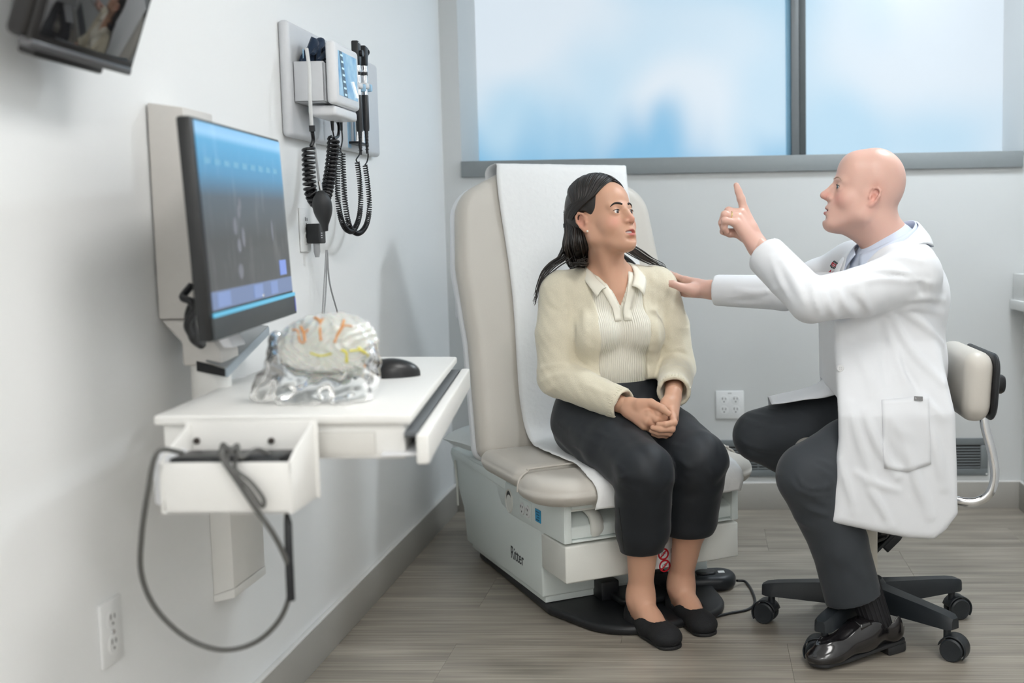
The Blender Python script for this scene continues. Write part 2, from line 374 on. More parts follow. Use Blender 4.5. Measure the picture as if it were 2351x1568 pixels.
# ---- folded cuff: crumpled fabric folds standing in the basket
cf = wall_thing('blood_pressure_cuff', 'dark navy folded blood pressure cuff stuffed in the grey basket', 'pressure cuff', 2.905, 1.475, .028)
def fold_sheet(name, x0, x1, y0, h, ph, m, parent, tilt=0, th=.008):
    G = []
    for i in range(15):
        t = i/14; row = []
        for j in range(13):
            s = j/12; x = x0+(x1-x0)*t
            z = h*s*(1+.13*math.sin(5*t+ph))-.0*s
            y = y0+.010*math.sin(7*t+ph+2*s)+tilt*s*s
            if s > .8: y += -.012*(s-.8)/.2
            row.append((x, y, z))
        G.append(row)
    return grid_mesh(name, G, m, parent, th)
fold_sheet('cuff_fold', -.05, .064, -.018, .118, .4, NAVY, cf, -.012)
fold_sheet('cuff_fold', -.052, .06, -.038, .135, 1.6, NAVY, cf, .004, .01)
fold_sheet('cuff_fold', -.045, .064, -.056, .125, 2.9, NAVY, cf, .012)
for _k, (_y, _z, _r) in enumerate(((-.020, .118, .010), (-.034, .138, .012), (-.048, .142, .011), (-.062, .126, .010))):
    tube('cuff_roll', spline([(-.055, _y, _z-.030), (-.035+.01*_k, _y-.004, _z-.004), (.0, _y, _z+.010-.006*(_k % 2)), (.030, _y+.005, _z+.002), (.066, _y, _z-.022)]), [_r*.5, _r, _r*1.15, _r, _r*.5], NAVY, cf, 12, flat=.75)
box('cuff_label', (-.052, -.0005, .095), (-.046, .002, .125), LBLUE, cf, bev=.001, loc=(0, -.022, 0))
for k in range(3): box('size_mark', (.0, -.0672, .088+k*.006), (.03, -.0662, .090+k*.006), WPL, cf, bev=0, rot=(0, -.25, 0))
# ---- vital signs display
dp = wall_thing('vital_signs_display', 'white framed vital signs display with blue screen on the diagnostic board', 'medical display', 2.935, 1.540, .034)
prism('housing', [(-.098, -.075, -.078), (.098, -.075, -.078), (.098, -.075, .078), (-.098, -.075, .078)], (0, -.026, 0), WPL, dp, bev=.011, seg=4)
DSC = mat('display_blue_screen', (.02, .05, .08), .08, var=.02, coat=.6, emit=(.13, .42, .68), estr=.62)
_N, _L, _b = nodes(DSC)
_tc = _N.new('ShaderNodeTexCoord'); _w = _N.new('ShaderNodeTexNoise'); _w.inputs['Scale'].default_value = 22; _L.new(_tc.outputs['Object'], _w.inputs['Vector'])
_cr = _N.new('ShaderNodeValToRGB'); _cr.color_ramp.elements[0].position = .36; _cr.color_ramp.elements[0].color = (.06, .30, .60, 1); _cr.color_ramp.elements[1].position = .66; _cr.color_ramp.elements[1].color = (.36, .62, .80, 1)
_L.new(_w.outputs[0], _cr.inputs[0]); _L.new(_cr.outputs[0], _b.inputs['Emission Color'])
box('screen', (-.074, -.1018, -.054), (.076, -.1005, .057), DSC, dp, bev=0)
DKB = mat('display_dark_column', (.01, .03, .05), .1, emit=(.02, .07, .12), estr=.5)
prism('status_column', [(-.066, -.1022, .057), (-.045, -.1022, .057), (-.008, -.1022, -.054), (-.04, -.1022, -.054)], (0, .0003, 0), DKB, dp, bev=0)
for k in range(7): box('readout', (-.058+k*.004, -.1027, .045-k*.016), (-.040+k*.004, -.1023, .050-k*.016), mat('readout_pale', (.3, .4, .45), .3, emit=(.45, .65, .75), estr=.6), dp, bev=0)
GL = mat('screen_glint_white', (.9, .9, .9), .2, emit=(1, 1, 1), estr=.95)
tube('painted_glint', [(.034, -.1028, -.008), (.070, -.1028, -.045)], .0035, GL, dp, 6, flat=.2)  # glint on the glass, painted as a glowing white streak
box('neck', (.045, -.075, -.04), (.085, .006, .04), GPL, dp, bev=.006)
prism('dock', [(-.08, -.02, -.105), (.10, -.02, -.105), (.10, -.02, -.079), (-.08, -.02, -.079)], (0, -.072, 0), WPL, dp, bev=.008, seg=3)
# ---- coiled cords and hoses
def coil(path, R, r, turns, n=10):
    P, T, fr = frames(path); L = np.concatenate([[0], np.cumsum(np.linalg.norm(np.diff(P, axis=0), axis=1))]); L /= L[-1]
    N = int(turns*n); out = []
    A = np.array([f[0] for f in fr]); B = np.array([f[1] for f in fr])
    for i in range(N+1):
        s = i/N; c = np.array([np.interp(s, L, P[:, k]) for k in range(3)]); a = np.array([np.interp(s, L, A[:, k]) for k in range(3)]); b = np.array([np.interp(s, L, B[:, k]) for k in range(3)])
        th = 2*math.pi*turns*s; out.append(c+R*(a*math.cos(th)+b*math.sin(th)))
    return out
def px_path(L, o): return [wl(o, at(x, y, X=WX+d)) for x, y, d in L]
hz = wall_thing('inflation_bulb_set', 'black rubber inflation bulb with fat coiled hose hanging below the display', 'pressure bulb', 2.85, 1.2)
hp = spline(px_path([(708, 338, .075), (709, 390, .075), (713, 440, .075), (728, 466, .075), (746, 452, .075), (756, 410, .078), (763, 360, .08), (766, 318, .08)], hz), 8)
tube('coiled_hose', coil(hp, .0130, .0041, 34), .0041, BLG, hz, 7)
tube('hose_lead', spline(px_path([(704, 112, .07), (710, 160, .083), (712, 230, .087), (716, 290, .085)], hz)), .0045, HOSE, hz, 10)
tube('connector', px_path([(716, 288, .085), (717, 302, .085)], hz), .0075, BLK, hz, 12)
tube('hose_lead', spline(px_path([(717, 302, .085), (719, 322, .082), (714, 336, .078)], hz)), .0048, BLG, hz, 10)
tube('hose_lead', spline(px_path([(766, 318, .08), (776, 312, .08), (778, 290, .078), (771, 268, .07), (768, 240, .07)], hz)), .0042, BLG, hz, 10)
tube('rubber_tube', spline(px_path([(718, 300, .08), (724, 350, .08), (733, 420, .082)], hz)), .0032, LGC, hz, 8)
tube('valve', px_path([(732, 416, .085), (736, 438, .087)], hz), [.006, .0075, .0055], CHR, hz, 12)
b0, b1 = px_path([(736, 438, .105), (747, 530, .105)], hz); _n = 15
tube('bulb', [b0+(b1-b0)*i/(_n-1) for i in range(_n)], [.007, .0125, .0180, .0212, .0230, .0236, .0236, .0228, .0212, .0188, .0158, .0126, .0095, .0080, .0070], mat('bulb_rubber', (.018, .019, .021), .5, var=.08), hz, 20)
# ---- two diagnostic handles with their thin coiled cords
def handle(name, label, px, dy, head, yy):
    x0 = at(px, 220, X=WX+.075); t = wall_thing(name, label, 'medical instrument', x0[1], x0[2])
    lathe('grip', [(.0001, -.10), (.0085, -.10), (.0095, -.09), (.0095, 0), (.0085, .002), (.0001, .002)], BLK, t, 18, loc=(0, -.075, 0))
    lathe('chrome_body', [(.0001, .002), (.0088, .002), (.0088, .055), (.0078, .058), (.0001, .058)], CHR, t, 18, loc=(0, -.075, 0))
    lathe('chrome_collar', [(.0001, .066), (.0105, .066), (.0112, .069), (.0112, .073), (.0102, .076), (.0102, .084), (.0001, .084)], CHR, t, 18, loc=(0, -.075, 0))
    lathe('switch_ring', [(.0001, .058), (.0098, .058), (.0098, .066), (.0001, .066)], BLK, t, 18, loc=(0, -.075, 0))
    if head == 'oto':
        bm = bmesh.new(); add_prism(bm, [(-.010, -.085, .084), (.010, -.085, .084), (.014, -.085, .110), (.022, -.085, .118), (.022, -.085, .138), (-.012, -.085, .142), (-.016, -.085, .118)], (0, .020, 0), .004, 2)
        h = from_bm('instrument_head', bm, BLK, t); lathe('speculum', [(.0001, .022), (.012, .022), (.010, .030), (.0045, .046), (.0035, .047), (.0001, .047)], BLG, h, 16, 'X', loc=(0, -.075, .127))
    else:
        bm = bmesh.new(); add_prism(bm, [(-.011, -.084, .084), (.011, -.084, .084), (.015, -.084, .105), (.0125, -.084, .150), (-.0165, -.084, .152), (-.017, -.084, .11)], (0, .02, 0), .004, 2)
        h = from_bm('instrument_head', bm, BLK, t); lathe('dial', [(.0001, -.012), (.009, -.012), (.009, .0), (.0001, 0)], BLG, h, 16, 'Y', loc=(.002, -.080, .118)); box('head_mark', (-.012, -.0845, .145), (.008, -.084, .148), WPL, h, bev=0)
    box('cradle', (-.017, -.088, .018), (.013, 0, .036), WPL, t, bev=.006, seg=3); box('cradle_lip', (.004, -.094, .012), (.017, -.072, .034), LBLUE, t, bev=.005, seg=2)
    lathe('strain_relief', [(.0001, -.165), (.0035, -.165), (.0055, -.10), (.0001, -.10)], BLK, t, 12, loc=(0, -.075, 0))
    for k in range(6): lathe('relief_rib', [(.003, -.0018), (.0066, 0), (.003, .0018)], BLK, t, 10, loc=(0, -.075, -.108-k*.009))
    return t
oph = handle('ophthalmoscope', 'black ophthalmoscope handle in its cradle nearer the display', 823, 0, 'oph', 0)
oto = handle('otoscope', 'black otoscope with pointed speculum at the far end of the board', 838, 0, 'oto', 0)
def cord(o, coilpts, lead_a, lead_b, turns):
    c = spline(px_path(coilpts, o), 8); tube('coiled_cord', coil(c, .0062, .0019, turns, 8), .0019, BLG, o, 6)
    for ld in (lead_a, lead_b): tube('cord_lead', spline(px_path(ld, o)), .0020, BLG, o, 8)
cord(oph, [(820, 372, .07), (826, 420, .07), (828, 470, .07), (822, 508, .07), (808, 531, .07), (790, 520, .07), (778, 480, .07), (775, 430, .07), (777, 340, .07)], [(824, 330, .075), (826, 352, .073), (818, 366, .07), (820, 372, .07)], [(777, 340, .07), (770, 325, .07), (764, 300, .07), (761, 262, .07)], 84)
cord(oto, [(838, 379, .07), (845, 430, .07), (848, 480, .07), (840, 518, .07), (822, 536, .07), (803, 520, .07), (793, 470, .07), (789, 410, .07), (787, 354, .07)], [(842, 330, .075), (845, 355, .073), (843, 370, .07), (838, 379, .07)], [(787, 354, .07), (782, 345, .07), (786, 318, .07), (781, 268, .07)], 80)
for x, o in ((761, oph), (781, oto)): tube('plug', px_path([(x, 258, .07), (x+3, 300, .07)], o), [.006, .0055, .0035], BLK, o, 10)
# specula dispenser: clear tubes between the handles and the display
sd = wall_thing('specula_dispenser', 'slim chrome specula dispenser under the instrument cradles', 'dispenser', 3.29, 1.46, .028)
for k in (0, 1): lathe('dispenser_tube', [(.0001, -.055), (.010, -.055), (.010, .05), (.0001, .05)], CHR, sd, 16, loc=(k*.045, -.016, 0))
box('dispenser_foot', (-.03, -.03, -.062), (.07, 0, -.055), BLK, sd, bev=.002)
# ---- wall outlet with plugged charger and grey leads
op = wall_thing('wall_outlet', 'white outlet plate half hidden behind the inflation bulb', 'wall outlet', 2.94, 1.150)
box('plate', (-.036, -.006, -.0575), (.036, 0, .0575), PLATE, op, bev=.003); receptacle(op, 0, .022); receptacle(op, 0, -.022)
cg = wall_thing('power_adapter', 'black plug-in power adapter with thin grey leads below the coiled cords', 'power adapter', 2.955, 1.140, .0085)
box('adapter_body', (-.022, -.036, -.026), (.026, 0, .026), BLK, cg, bev=.004, seg=3)
for k in range(3): box('marking', (-.012, -.0364, -.012+k*.006), (-.002, -.0361, -.010+k*.006), WPL, cg, bev=0)
lathe('lead_plug', [(.0001, -.062), (.0055, -.062), (.0085, -.048), (.0085, -.026), (.0001, -.026)], LGC, cg, 12, loc=(-.008, -.022, 0))
for pp in ([(749, 574, .038), (745, 640, .036), (740, 720, .03)], [(750, 574, .038), (749, 650, .03), (744, 725, .03)], [(751, 574, .038), (757, 650, .03), (776, 722, .02), (790, 780, .02)]):
    tube('lead', spline(px_path(pp, cg)), .0022, LGC, cg, 6)

# ---- small wall display, tilted down, glossy dark screen (upper left)
tv = thing('wall_display', 'black glossy display tilted down high on the left wall', 'display', (-.952, 1.733, 1.409), rot=(0, math.radians(20), HALF))
tv.rotation_euler = Matrix(((0, -math.cos(math.radians(20)), math.sin(math.radians(20))), (1, 0, 0), (0, math.sin(math.radians(20)), math.cos(math.radians(20))))).to_euler()
GLS = mat('glossy_black_screen', (.012, .012, .013), .035, var=.02, spec=.8, ior=1.75)
TVB = mat('display_bezel_dark', (.016, .015, .015), .3, var=.05); TVS = mat('display_bezel_silver', (.13, .13, .135), .3, metal=.6, var=.03)
box('casing', (-.150, 0, 0), (.134, .036, .34), TVB, tv, bev=.012, seg=3)
box('bezel', (-.150, -.008, -.002), (.134, .0, .34), TVB, tv, bev=.003)
box('bottom_trim', (-.150, -.0095, -.010), (.134, .012, .004), TVS, tv, bev=.004, seg=3)
box('screen', (-.137, -.0095, .012), (.128, -.0081, .33), GLS, tv, bev=.0005)
box('stand_rail', (-.10, .012, -.022), (.09, .04, -.008), TVB, tv, bev=.005)
box('wall_bracket', (-.05, .036, .06), (.04, .105, .16), TVB, tv, bev=.004)

# ---- wall column of the workstation
cl = thing('workstation_column', 'beige white wall column with swivel hub behind the computer monitor', 'wall column', (WX, 2.12, .80))
prism('column', [(.004, 0, .176), (.073, 0, .176), (.073, 0, .575), (.004, 0, .585)], (0, .13, 0), BEIGE, cl, bev=.003)
box('inner_track', (.073, .02, .20), (.088, .10, .555), WHITE_MET, cl, bev=.002)
prism('elbow', [(.006, .0, .174), (.072, .0, .174), (.122, .0, .112), (.122, .0, .085), (.045, .0, .085), (.045, .0, .13)], (0, .085, 0), BEIGE, cl, bev=.006, seg=3)
lathe('hub', [(.0001, .004), (.036, .004), (.037, .008), (.037, .10), (.034, .106), (.0001, .106)], CREAM, cl, 32, loc=(.083, .04, 0))
lathe('hub_ring', [(.0001, -.03), (.0365, -.03), (.0365, .0), (.0001, .0)], CREAM, cl, 32, loc=(.083, .04, 0))
lathe('knob', [(.0001, -.012), (.026, -.012), (.03, 0), (.026, .012), (.0001, .012)], BLK, cl, 24, 'Y', loc=(.043, .10, .115))
lathe('screw', [(.0001, -.004), (.005, -.004), (.005, .002)], BLK, cl, 12, 'Y', loc=(.046, .0, .004))
box('arm_bracket', (.088, .03, .30), (.135, .075, .355), WPL, cl, bev=.008)
cc = thing('cable_cover', 'white vertical cable duct on the left wall under the desk', 'cable duct', (WX, 2.30, .36))
prism('duct', [(.0, .0, .015), (.045, .0, .03), (.045, .0, .46), (.0, .0, .46)], (0, .17, 0), CREAM, cc, bev=.002)
prism('end_cap', [(.0, -.001, .0), (.046, -.001, .010), (.046, -.001, .0297), (.0, -.001, .0147)], (0, .172, 0), CREAM, cc, bev=.0015)
# ---- computer monitor
mon = thing('computer_monitor', 'black computer monitor with glowing scan image screen above the desk', 'monitor', (0, 0, 0))
ya, ti, ro = .122, .041, .016
n_ = np.array([math.cos(ya)*math.cos(ti), math.sin(ya)*math.cos(ti), math.sin(ti)]); s_ = np.array([-math.sin(ya), math.cos(ya), 0]); u_ = np.cross(n_, s_)
s_, u_ = s_*math.cos(ro)+u_*math.sin(ro), u_*math.cos(ro)-s_*math.sin(ro)
mon.matrix_world = Matrix(((s_[0], -n_[0], u_[0], -.842), (s_[1], -n_[1], u_[1], 2.072), (s_[2], -n_[2], u_[2], 1.1455), (0, 0, 0, 1)))
MW, MH = .563/2, .3635/2
MBZ = mat('monitor_bezel', (.016, .017, .018), .35, var=.05)
box('casing', (-MW, 0, -MH), (MW, .024, MH), MBZ, mon, bev=.005, seg=2)
box('rear_cover', (-.15, .024, -.12), (.15, .055, .10), MBZ, mon, bev=.01)
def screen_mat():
    m = bpy.data.materials.new('scan_screen_reflection'); m.use_nodes = True; N, L, b = nodes(m)
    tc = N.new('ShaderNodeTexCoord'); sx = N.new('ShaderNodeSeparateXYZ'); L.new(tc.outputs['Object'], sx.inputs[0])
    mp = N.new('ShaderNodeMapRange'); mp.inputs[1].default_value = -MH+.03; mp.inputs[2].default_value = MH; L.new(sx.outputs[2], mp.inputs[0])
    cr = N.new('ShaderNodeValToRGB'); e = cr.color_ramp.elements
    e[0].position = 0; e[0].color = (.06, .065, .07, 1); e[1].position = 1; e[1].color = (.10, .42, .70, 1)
    for p, c in ((.40, (.032, .038, .042, 1)), (.62, (.05, .075, .10, 1)), (.74, (.06, .25, .44, 1)), (.90, (.08, .36, .62, 1)), (.935, (.30, .58, .85, 1)), (.965, (.25, .52, .80, 1))): x = e.new(p); x.color = c  # blue towards the top paints the window's reflection into the glow
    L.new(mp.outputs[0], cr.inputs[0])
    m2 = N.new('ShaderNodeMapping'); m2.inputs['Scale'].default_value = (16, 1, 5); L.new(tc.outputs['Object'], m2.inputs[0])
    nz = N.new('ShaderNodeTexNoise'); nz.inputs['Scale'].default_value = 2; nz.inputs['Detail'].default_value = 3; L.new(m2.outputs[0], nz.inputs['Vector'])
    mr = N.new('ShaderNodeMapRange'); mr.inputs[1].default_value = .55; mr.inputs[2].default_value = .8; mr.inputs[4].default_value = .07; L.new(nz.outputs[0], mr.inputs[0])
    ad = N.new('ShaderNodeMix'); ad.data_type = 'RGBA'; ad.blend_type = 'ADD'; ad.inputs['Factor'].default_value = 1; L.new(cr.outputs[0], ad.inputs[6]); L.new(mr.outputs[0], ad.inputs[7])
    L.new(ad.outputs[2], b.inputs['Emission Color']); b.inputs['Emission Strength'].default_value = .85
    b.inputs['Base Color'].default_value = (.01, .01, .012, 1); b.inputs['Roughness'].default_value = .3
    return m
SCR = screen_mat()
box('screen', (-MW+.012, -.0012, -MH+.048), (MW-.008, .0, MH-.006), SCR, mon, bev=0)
def glow(nm, c, s=.8): return mat(nm, (.02, .02, .02), .4, emit=c, estr=s, var=.02)
for k in range(9): box('toolbar_icon', (-.24+k*.055, -.0022, .108), (-.21+k*.055, -.0013, .118), glow('icon_pale', (.16, .42, .62)), mon, bev=0)
box('task_bar', (-MW+.012, -.0022, -MH+.050), (MW-.012, -.0013, -MH+.080), glow('task_bar_blue', (.17, .24, .42)), mon, bev=0)
for a, w in ((-.24, .07), (-.02, .06), (.10, .05)): box('task_button', (a, -.0030, -MH+.053), (a+w, -.0023, -MH+.077), glow('task_button_blue', (.22, .32, .60)), mon, bev=0)
box('blue_button', (.185, -.0022, -MH+.086), (.235, -.0013, -MH+.116), glow('button_blue', (.22, .33, .78)), mon, bev=0)
for x, z, rx, rz in ((-.07, .03, .010, .012), (-.10, .005, .012, .016), (-.055, -.015, .011, .018), (-.085, -.03, .012, .013), (-.06, .045, .008, .01), (.15, -.005, .008, .022), (-.09, -.075, .016, .014)):
    V = [(x+rx*math.cos(q*math.pi/8), -.0018, z+rz*math.sin(q*math.pi/8)) for q in range(16)]
    mesh('scan_spot', V, [tuple(range(16))], glow('scan_spot_grey', (.17, .18, .21)), mon, smooth=False)
box('lower_bezel', (-MW+.003, -.0045, -MH+.001), (MW-.002, .0, -MH+.038), mat('lower_bezel_grey', (.045, .052, .056), .45, var=.04), mon, bev=.0015)
box('light_line', (-MW+.01, -.0049, -MH+.0385), (MW-.004, -.001, -MH+.0455), glow('cyan_line', (.10, .42, .62), 1.0), mon, bev=.0005)
lathe('power_button', [(.0001, -.0065), (.003, -.0062), (.0035, -.0045)], CHR, mon, 12, 'Y', loc=(.03, 0, -MH+.055))
box('side_sticker', (MW-.012, -.0050, -MH+.006), (MW-.005, -.0046, -MH+.034), glow('sticker_blue', (.05, .08, .45)), mon, bev=0)
def mpt(p): return mon.matrix_world.inverted() @ Vector(p)
tube('monitor_cable', spline([mpt(at(x, y, Y=Y)) for x, y, Y in ((440, 655, 2.02), (420, 682, 2.0), (438, 692, 1.99), (446, 712, 2.0), (430, 745, 2.0), (442, 772, 2.03))]), .007, BLK, mon, 8)
tube('monitor_cable', spline([mpt(at(x, y, Y=Y)) for x, y, Y in ((448, 690, 2.03), (436, 730, 2.01), (446, 775, 2.04), (462, 790, 2.08))]), .010, BLK, mon, 8)
prism('stand_neck', [mpt(q) for q in ((-.93, 2.06, .98), (-.93, 2.12, .98), (-.90, 2.12, .925), (-.90, 2.06, .925))], (0, -.02, 0), WPL, mon, bev=.004)
# ---- desk: top slab, apron with recessed panel, keyboard tray
dk = thing('wall_desk', 'white wall mounted computer desk with pull-out keyboard tray', 'desk', (0, 0, .84))
A, B, Cc, D = (-.905, 1.793), (-.477, 1.784), (-.597, 2.668), (-1.02, 2.72)
def poly(z, *p): return [(x, y, z) for x, y in p]
prism('desk_top', poly(-.016, A, B, Cc, D), (0, 0, .016), CREAM, dk, bev=.004, seg=3)
prism('apron', poly(-.074, (A[0]+.01, A[1]+.012), (B[0]-.014, B[1]+.012), (Cc[0]-.014, Cc[1]-.01), (D[0]+.01, D[1]-.01)), (0, 0, .0575), CREAM, dk, bev=.003)
CRD = mat('recess_panel', (.70, .69, .655), .4, var=.01)
q0, q1 = at(705, 993, Y=1.796), at(862, 1044, Y=1.794); box('recess_panel', (q0[0], 1.7935, q1[2]-.84), (q1[0], 1.80, q0[2]-.84), CRD, dk, bev=.001)
ed = np.array([Cc[0]-B[0], Cc[1]-B[1]]); ed /= np.linalg.norm(ed); nr = np.array([ed[1], -ed[0]])
def dpt(s, o): return (B[0]+ed[0]*s+nr[0]*o, B[1]+ed[1]*s+nr[1]*o)
prism('keyboard_tray', poly(-.068, dpt(.0, -.05), dpt(.0, .010), dpt(.86, .010), dpt(.86, -.05)), (0, 0, .006), WPL, dk, bev=.002)
prism('tray_front', poly(-.076, dpt(-.03, .010), dpt(-.03, .030), dpt(.885, .030), dpt(.885, .010)), (0, 0, .048), CREAM, dk, bev=.004, seg=3)
prism('tray_shadow_gap', poly(-.036, dpt(.0, -.012), dpt(.0, .008), dpt(.87, .008), dpt(.87, -.012)), (0, 0, .008), mat('tray_gap_shade', (.12, .13, .14), .5), dk, bev=.001)  # dark strip painting the shade in the gap above the tray
# ---- basket hooked on the near edge of the desk
bs = thing('cable_basket', 'white open cable basket hooked to the near end of the desk', 'basket', (0, 0, 0))
yb, yf = 1.772, 1.665
bz0 = at(500, 1180, Y=yf)[2]; bzf = at(500, 1062, Y=yf)[2]; xl = at(373, 1120, Y=yf)[0]; xr = at(668, 1120, Y=yf)[0]; bzb = at(500, 966, Y=yb)[2]
boxes('back_plate', [((xl-.01, yb-.003, bz0), (xr+.008, yb, bzb))], CREAM, bs, bev=.002)
prism('front_plate', [(xl+.004, yf, bz0), (xr-.003, yf, bz0), (xr+.002, yf, bzf), (xl-.004, yf, bzf)], (0, .004, 0), CREAM, bs, bev=.0015)
for x in (xl-.004, xr-.003):
    prism('side_plate', [(x, yf, bz0), (x, yb, bz0), (x, yb, bzb-.002), (x, yf+.02, bzf+.012), (x, yf, bzf)], (.005, 0, 0), CREAM, bs, bev=.0015)
box('bottom_plate', (xl, yf, bz0), (xr, yb, bz0+.004), CREAM, bs, bev=.001)
for px in (452, 623): c = at(px, 1012, Y=yb-.004); lathe('screw', [(.0001, -.004), (.005, -.003), (.0055, 0)], mat('screw_dark', (.06, .05, .045), .4, metal=.5), bs, 12, 'Y', loc=c)
c = at(690, 1012, Y=1.79); lathe('screw', [(.0001, -.004), (.003, -.003), (.0035, 0)], MATS['screw_dark'], bs, 10, 'Y', loc=c)
bx_ = thing('power_supply', 'flat black power supply lying in the white cable basket', 'power supply', (0, 0, 0))
c0 = at(405, 1045, Y=1.70); c1 = at(655, 1045, Y=1.70); box('body', (c0[0], 1.675, c0[2]-.075), (c1[0], 1.745, c0[2]), BLK, bx_, bev=.004)
box('end_block', (c0[0]-.028, 1.676, c0[2]-.075), (c0[0]-.001, 1.745, c0[2]+.004), WPL, bx_, bev=.006)
# ---- long black lead that hangs out of the basket
cb = thing('hanging_cable', 'long dark cable hanging in a wide loop from the cable basket', 'cable', (0, 0, 0))
def cpath(L): return [at(x, y, Y=Y) for x, y, Y in L]
tube('cable', spline(cpath([(420, 1040, 1.69), (375, 1032, 1.664), (355, 1052, 1.655), (341, 1120, 1.66), (325, 1230, 1.68), (325, 1320, 1.70), (360, 1400, 1.72), (430, 1465, 1.74), (510, 1492, 1.75), (585, 1475, 1.75), (640, 1425, 1.74), (666, 1360, 1.72), (662, 1300, 1.70), (630, 1230, 1.67), (585, 1165, 1.652), (545, 1105, 1.65), (515, 1060, 1.655), (510, 1040, 1.66), (528, 1030, 1.68), (560, 1045, 1.69)]), 8), .0042, GCAB, cb, 10)
tube('cable', spline(cpath([(545, 1040, 1.675), (540, 1075, 1.652), (575, 1105, 1.65), (605, 1145, 1.652), (600, 1162, 1.652), (570, 1120, 1.648), (530, 1075, 1.65), (518, 1035, 1.67)]), 8), .0030, GCAB, cb, 8)
tube('cable', spline(cpath([(505, 1045, 1.66), (512, 1020, 1.68), (530, 1035, 1.665), (545, 1022, 1.68), (552, 1050, 1.655), (590, 1032, 1.69), (620, 1042, 1.70)]), 8), .0036, GCAB, cb, 8)
tube('plug', cpath([(658, 1178, 1.71), (661, 1200, 1.705), (664, 1290, 1.70), (668, 1378, 1.70)]), [.0035, .0062, .0066, .0066], BLK, cb, 12)
# ---- mouse
m0 = at(908, 866, Z=.8405)
ms = thing('computer_mouse', 'black computer mouse on the white desk', 'mouse', (m0[0]-.005, m0[1]+.015, .84), rz=.35)
G = []
for i in range(13):
    t = i/12; row = []
    for j in range(24):
        a = j/24*2*math.pi; rx = .030*(1-.10*math.cos(a*1)); rr = math.sin(t*math.pi/2)
        x = .052*math.cos(a)*rr; y = .032*math.sin(a)*rr*(1-.12*math.cos(a)); z = .001+.037*(math.cos(t*math.pi/2)**.75)*(1-.16*math.cos(a)*rr)
        row.append((x, y, z))
    G.append(row)
G.append([(p[0], p[1], .0) for p in G[-1]])
grid_mesh('mouse_shell', G, mat('mouse_black', (.014, .014, .015), .32, var=.08), ms, closed=True)
box('button_gap', (-.045, -.0006, .030), (-.012, .0006, .0345), BLK, ms, bev=0); lathe('wheel', [(.0001, -.003), (.007, -.003), (.007, .003), (.0001, .003)], GCAB, ms, 16, 'Y', loc=(-.025, 0, .031))
# ---- grey shelf plate carried by the column under the monitor
k0, k1 = np.array(at(524, 866, Y=2.10))-(WX, 2.12, .80), np.array(at(619, 768, Y=2.50))-(WX, 2.12, .80)
GM = mat('stand_grey', (.26, .275, .28), .42, metal=.2, var=.03); GE = mat('stand_edge', (.36, .42, .47), .35, metal=.3, var=.03)
prism('shelf_plate', [k0+(-.002, .0, .016), k1+(-.002, 0, .016), k1+(-.075, .02, .022), k0+(-.075, .03, .034)], (0, 0, .004), GM, cl, bev=.001)
prism('shelf_lip', [k0, k1, k1+(0, 0, .018), k0+(0, 0, .018)], (-.006, 0, 0), GE, cl, bev=.0015)
prism('shelf_side', [k0+(-.008, .004, 0), k0+(-.07, .02, .01), k0+(-.07, .02, .03), k0+(-.008, .004, .014)], (0, .006, 0), BLK, cl, bev=.001)
# ================================================================== EXAM CHAIR
CA = math.radians(29.5); CO = np.array([-.252, 3.415, 0.])
CR = np.array([math.cos(CA), math.sin(CA), 0]); CB = np.array([-math.sin(CA), math.cos(CA), 0])     # chair right-hand x, backward y
def at_plane(px, py, p0, n):
    d = FW + RT*(px-PP_X)/F_PX - UP*(py-PP_Y)/F_PX; return CAM+d*(((np.array(p0)-CAM)@n)/(d@n))
def chl(p): q = np.array(p)-CO; return np.array([q@CR, q@CB, q[2]])
def chw(l): return CO+CR*l[0]+CB*l[1]+np.array([0, 0, l[2]])
def cside(px, py, x=-.285): return chl(at_plane(px, py, chw((x, 0, 0)), CR))
def cfront(px, py, y=-.19): return chl(at_plane(px, py, chw((0, y, 0)), CB))
BODY = mat('chair_enamel', (.76, .82, .80), .42, bump=.08, scale=420, var=.012)
BOD2 = mat('chair_drawer_white', (.74, .745, .70), .42, bump=.06, scale=420, var=.012)
VINYL = mat('taupe_vinyl', (.54, .51, .46), .42, bump=.10, scale=520, var=.012, spec=.4)
PAPER = mat('exam_paper', (.78, .785, .78), .8, bump=.45, scale=70, var=.015)
DARK = mat('recess_dark', (.05, .052, .052), .7)
RUB = mat('black_rubber_base', (.010, .011, .013), .45, bump=.05, scale=200, var=.1)
ch = thing('exam_chair', 'taupe upholstered medical exam chair with pale green grey base', 'exam chair', CO, CA)
def rounded(pts, rad, n=8):
    """round each corner of a convex 2D outline"""
    P = [np.array(p, float) for p in pts]; out = []; m = len(P)
    for i in range(m):
        a, b, c = P[i-1], P[i], P[(i+1) % m]; r = rad[i] if np.ndim(rad) else rad
        u = (a-b)/np.linalg.norm(a-b); v = (c-b)/np.linalg.norm(c-b); ang = math.acos(np.clip(u@v, -1, 1)); d = r/math.tan(ang/2)
        if r < 1e-5: out.append(b); continue
        cen = b+(u+v)/np.linalg.norm(u+v)*r/math.sin(ang/2); s = b+u*d-cen; e = b+v*d-cen
        a0 = math.atan2(s[1], s[0]); da = (math.atan2(e[1], e[0])-a0+math.pi) % (2*math.pi)-math.pi
        for k in range(n+1): t = a0+da*k/n; out.append(cen+r*np.array([math.cos(t), math.sin(t)]))
    return out
def inset(O, d):
    O = np.array(O); n = len(O); T = np.roll(O, -1, 0)-np.roll(O, 1, 0); T /= np.linalg.norm(T, axis=1)[:, None]+1e-9
    N = np.stack([-T[:, 1], T[:, 0]], 1); ar = (O[:, 0]*np.roll(O[:, 1], -1)-np.roll(O[:, 0], -1)*O[:, 1]).sum()
    return O+N*d*(1 if ar > 0 else -1)
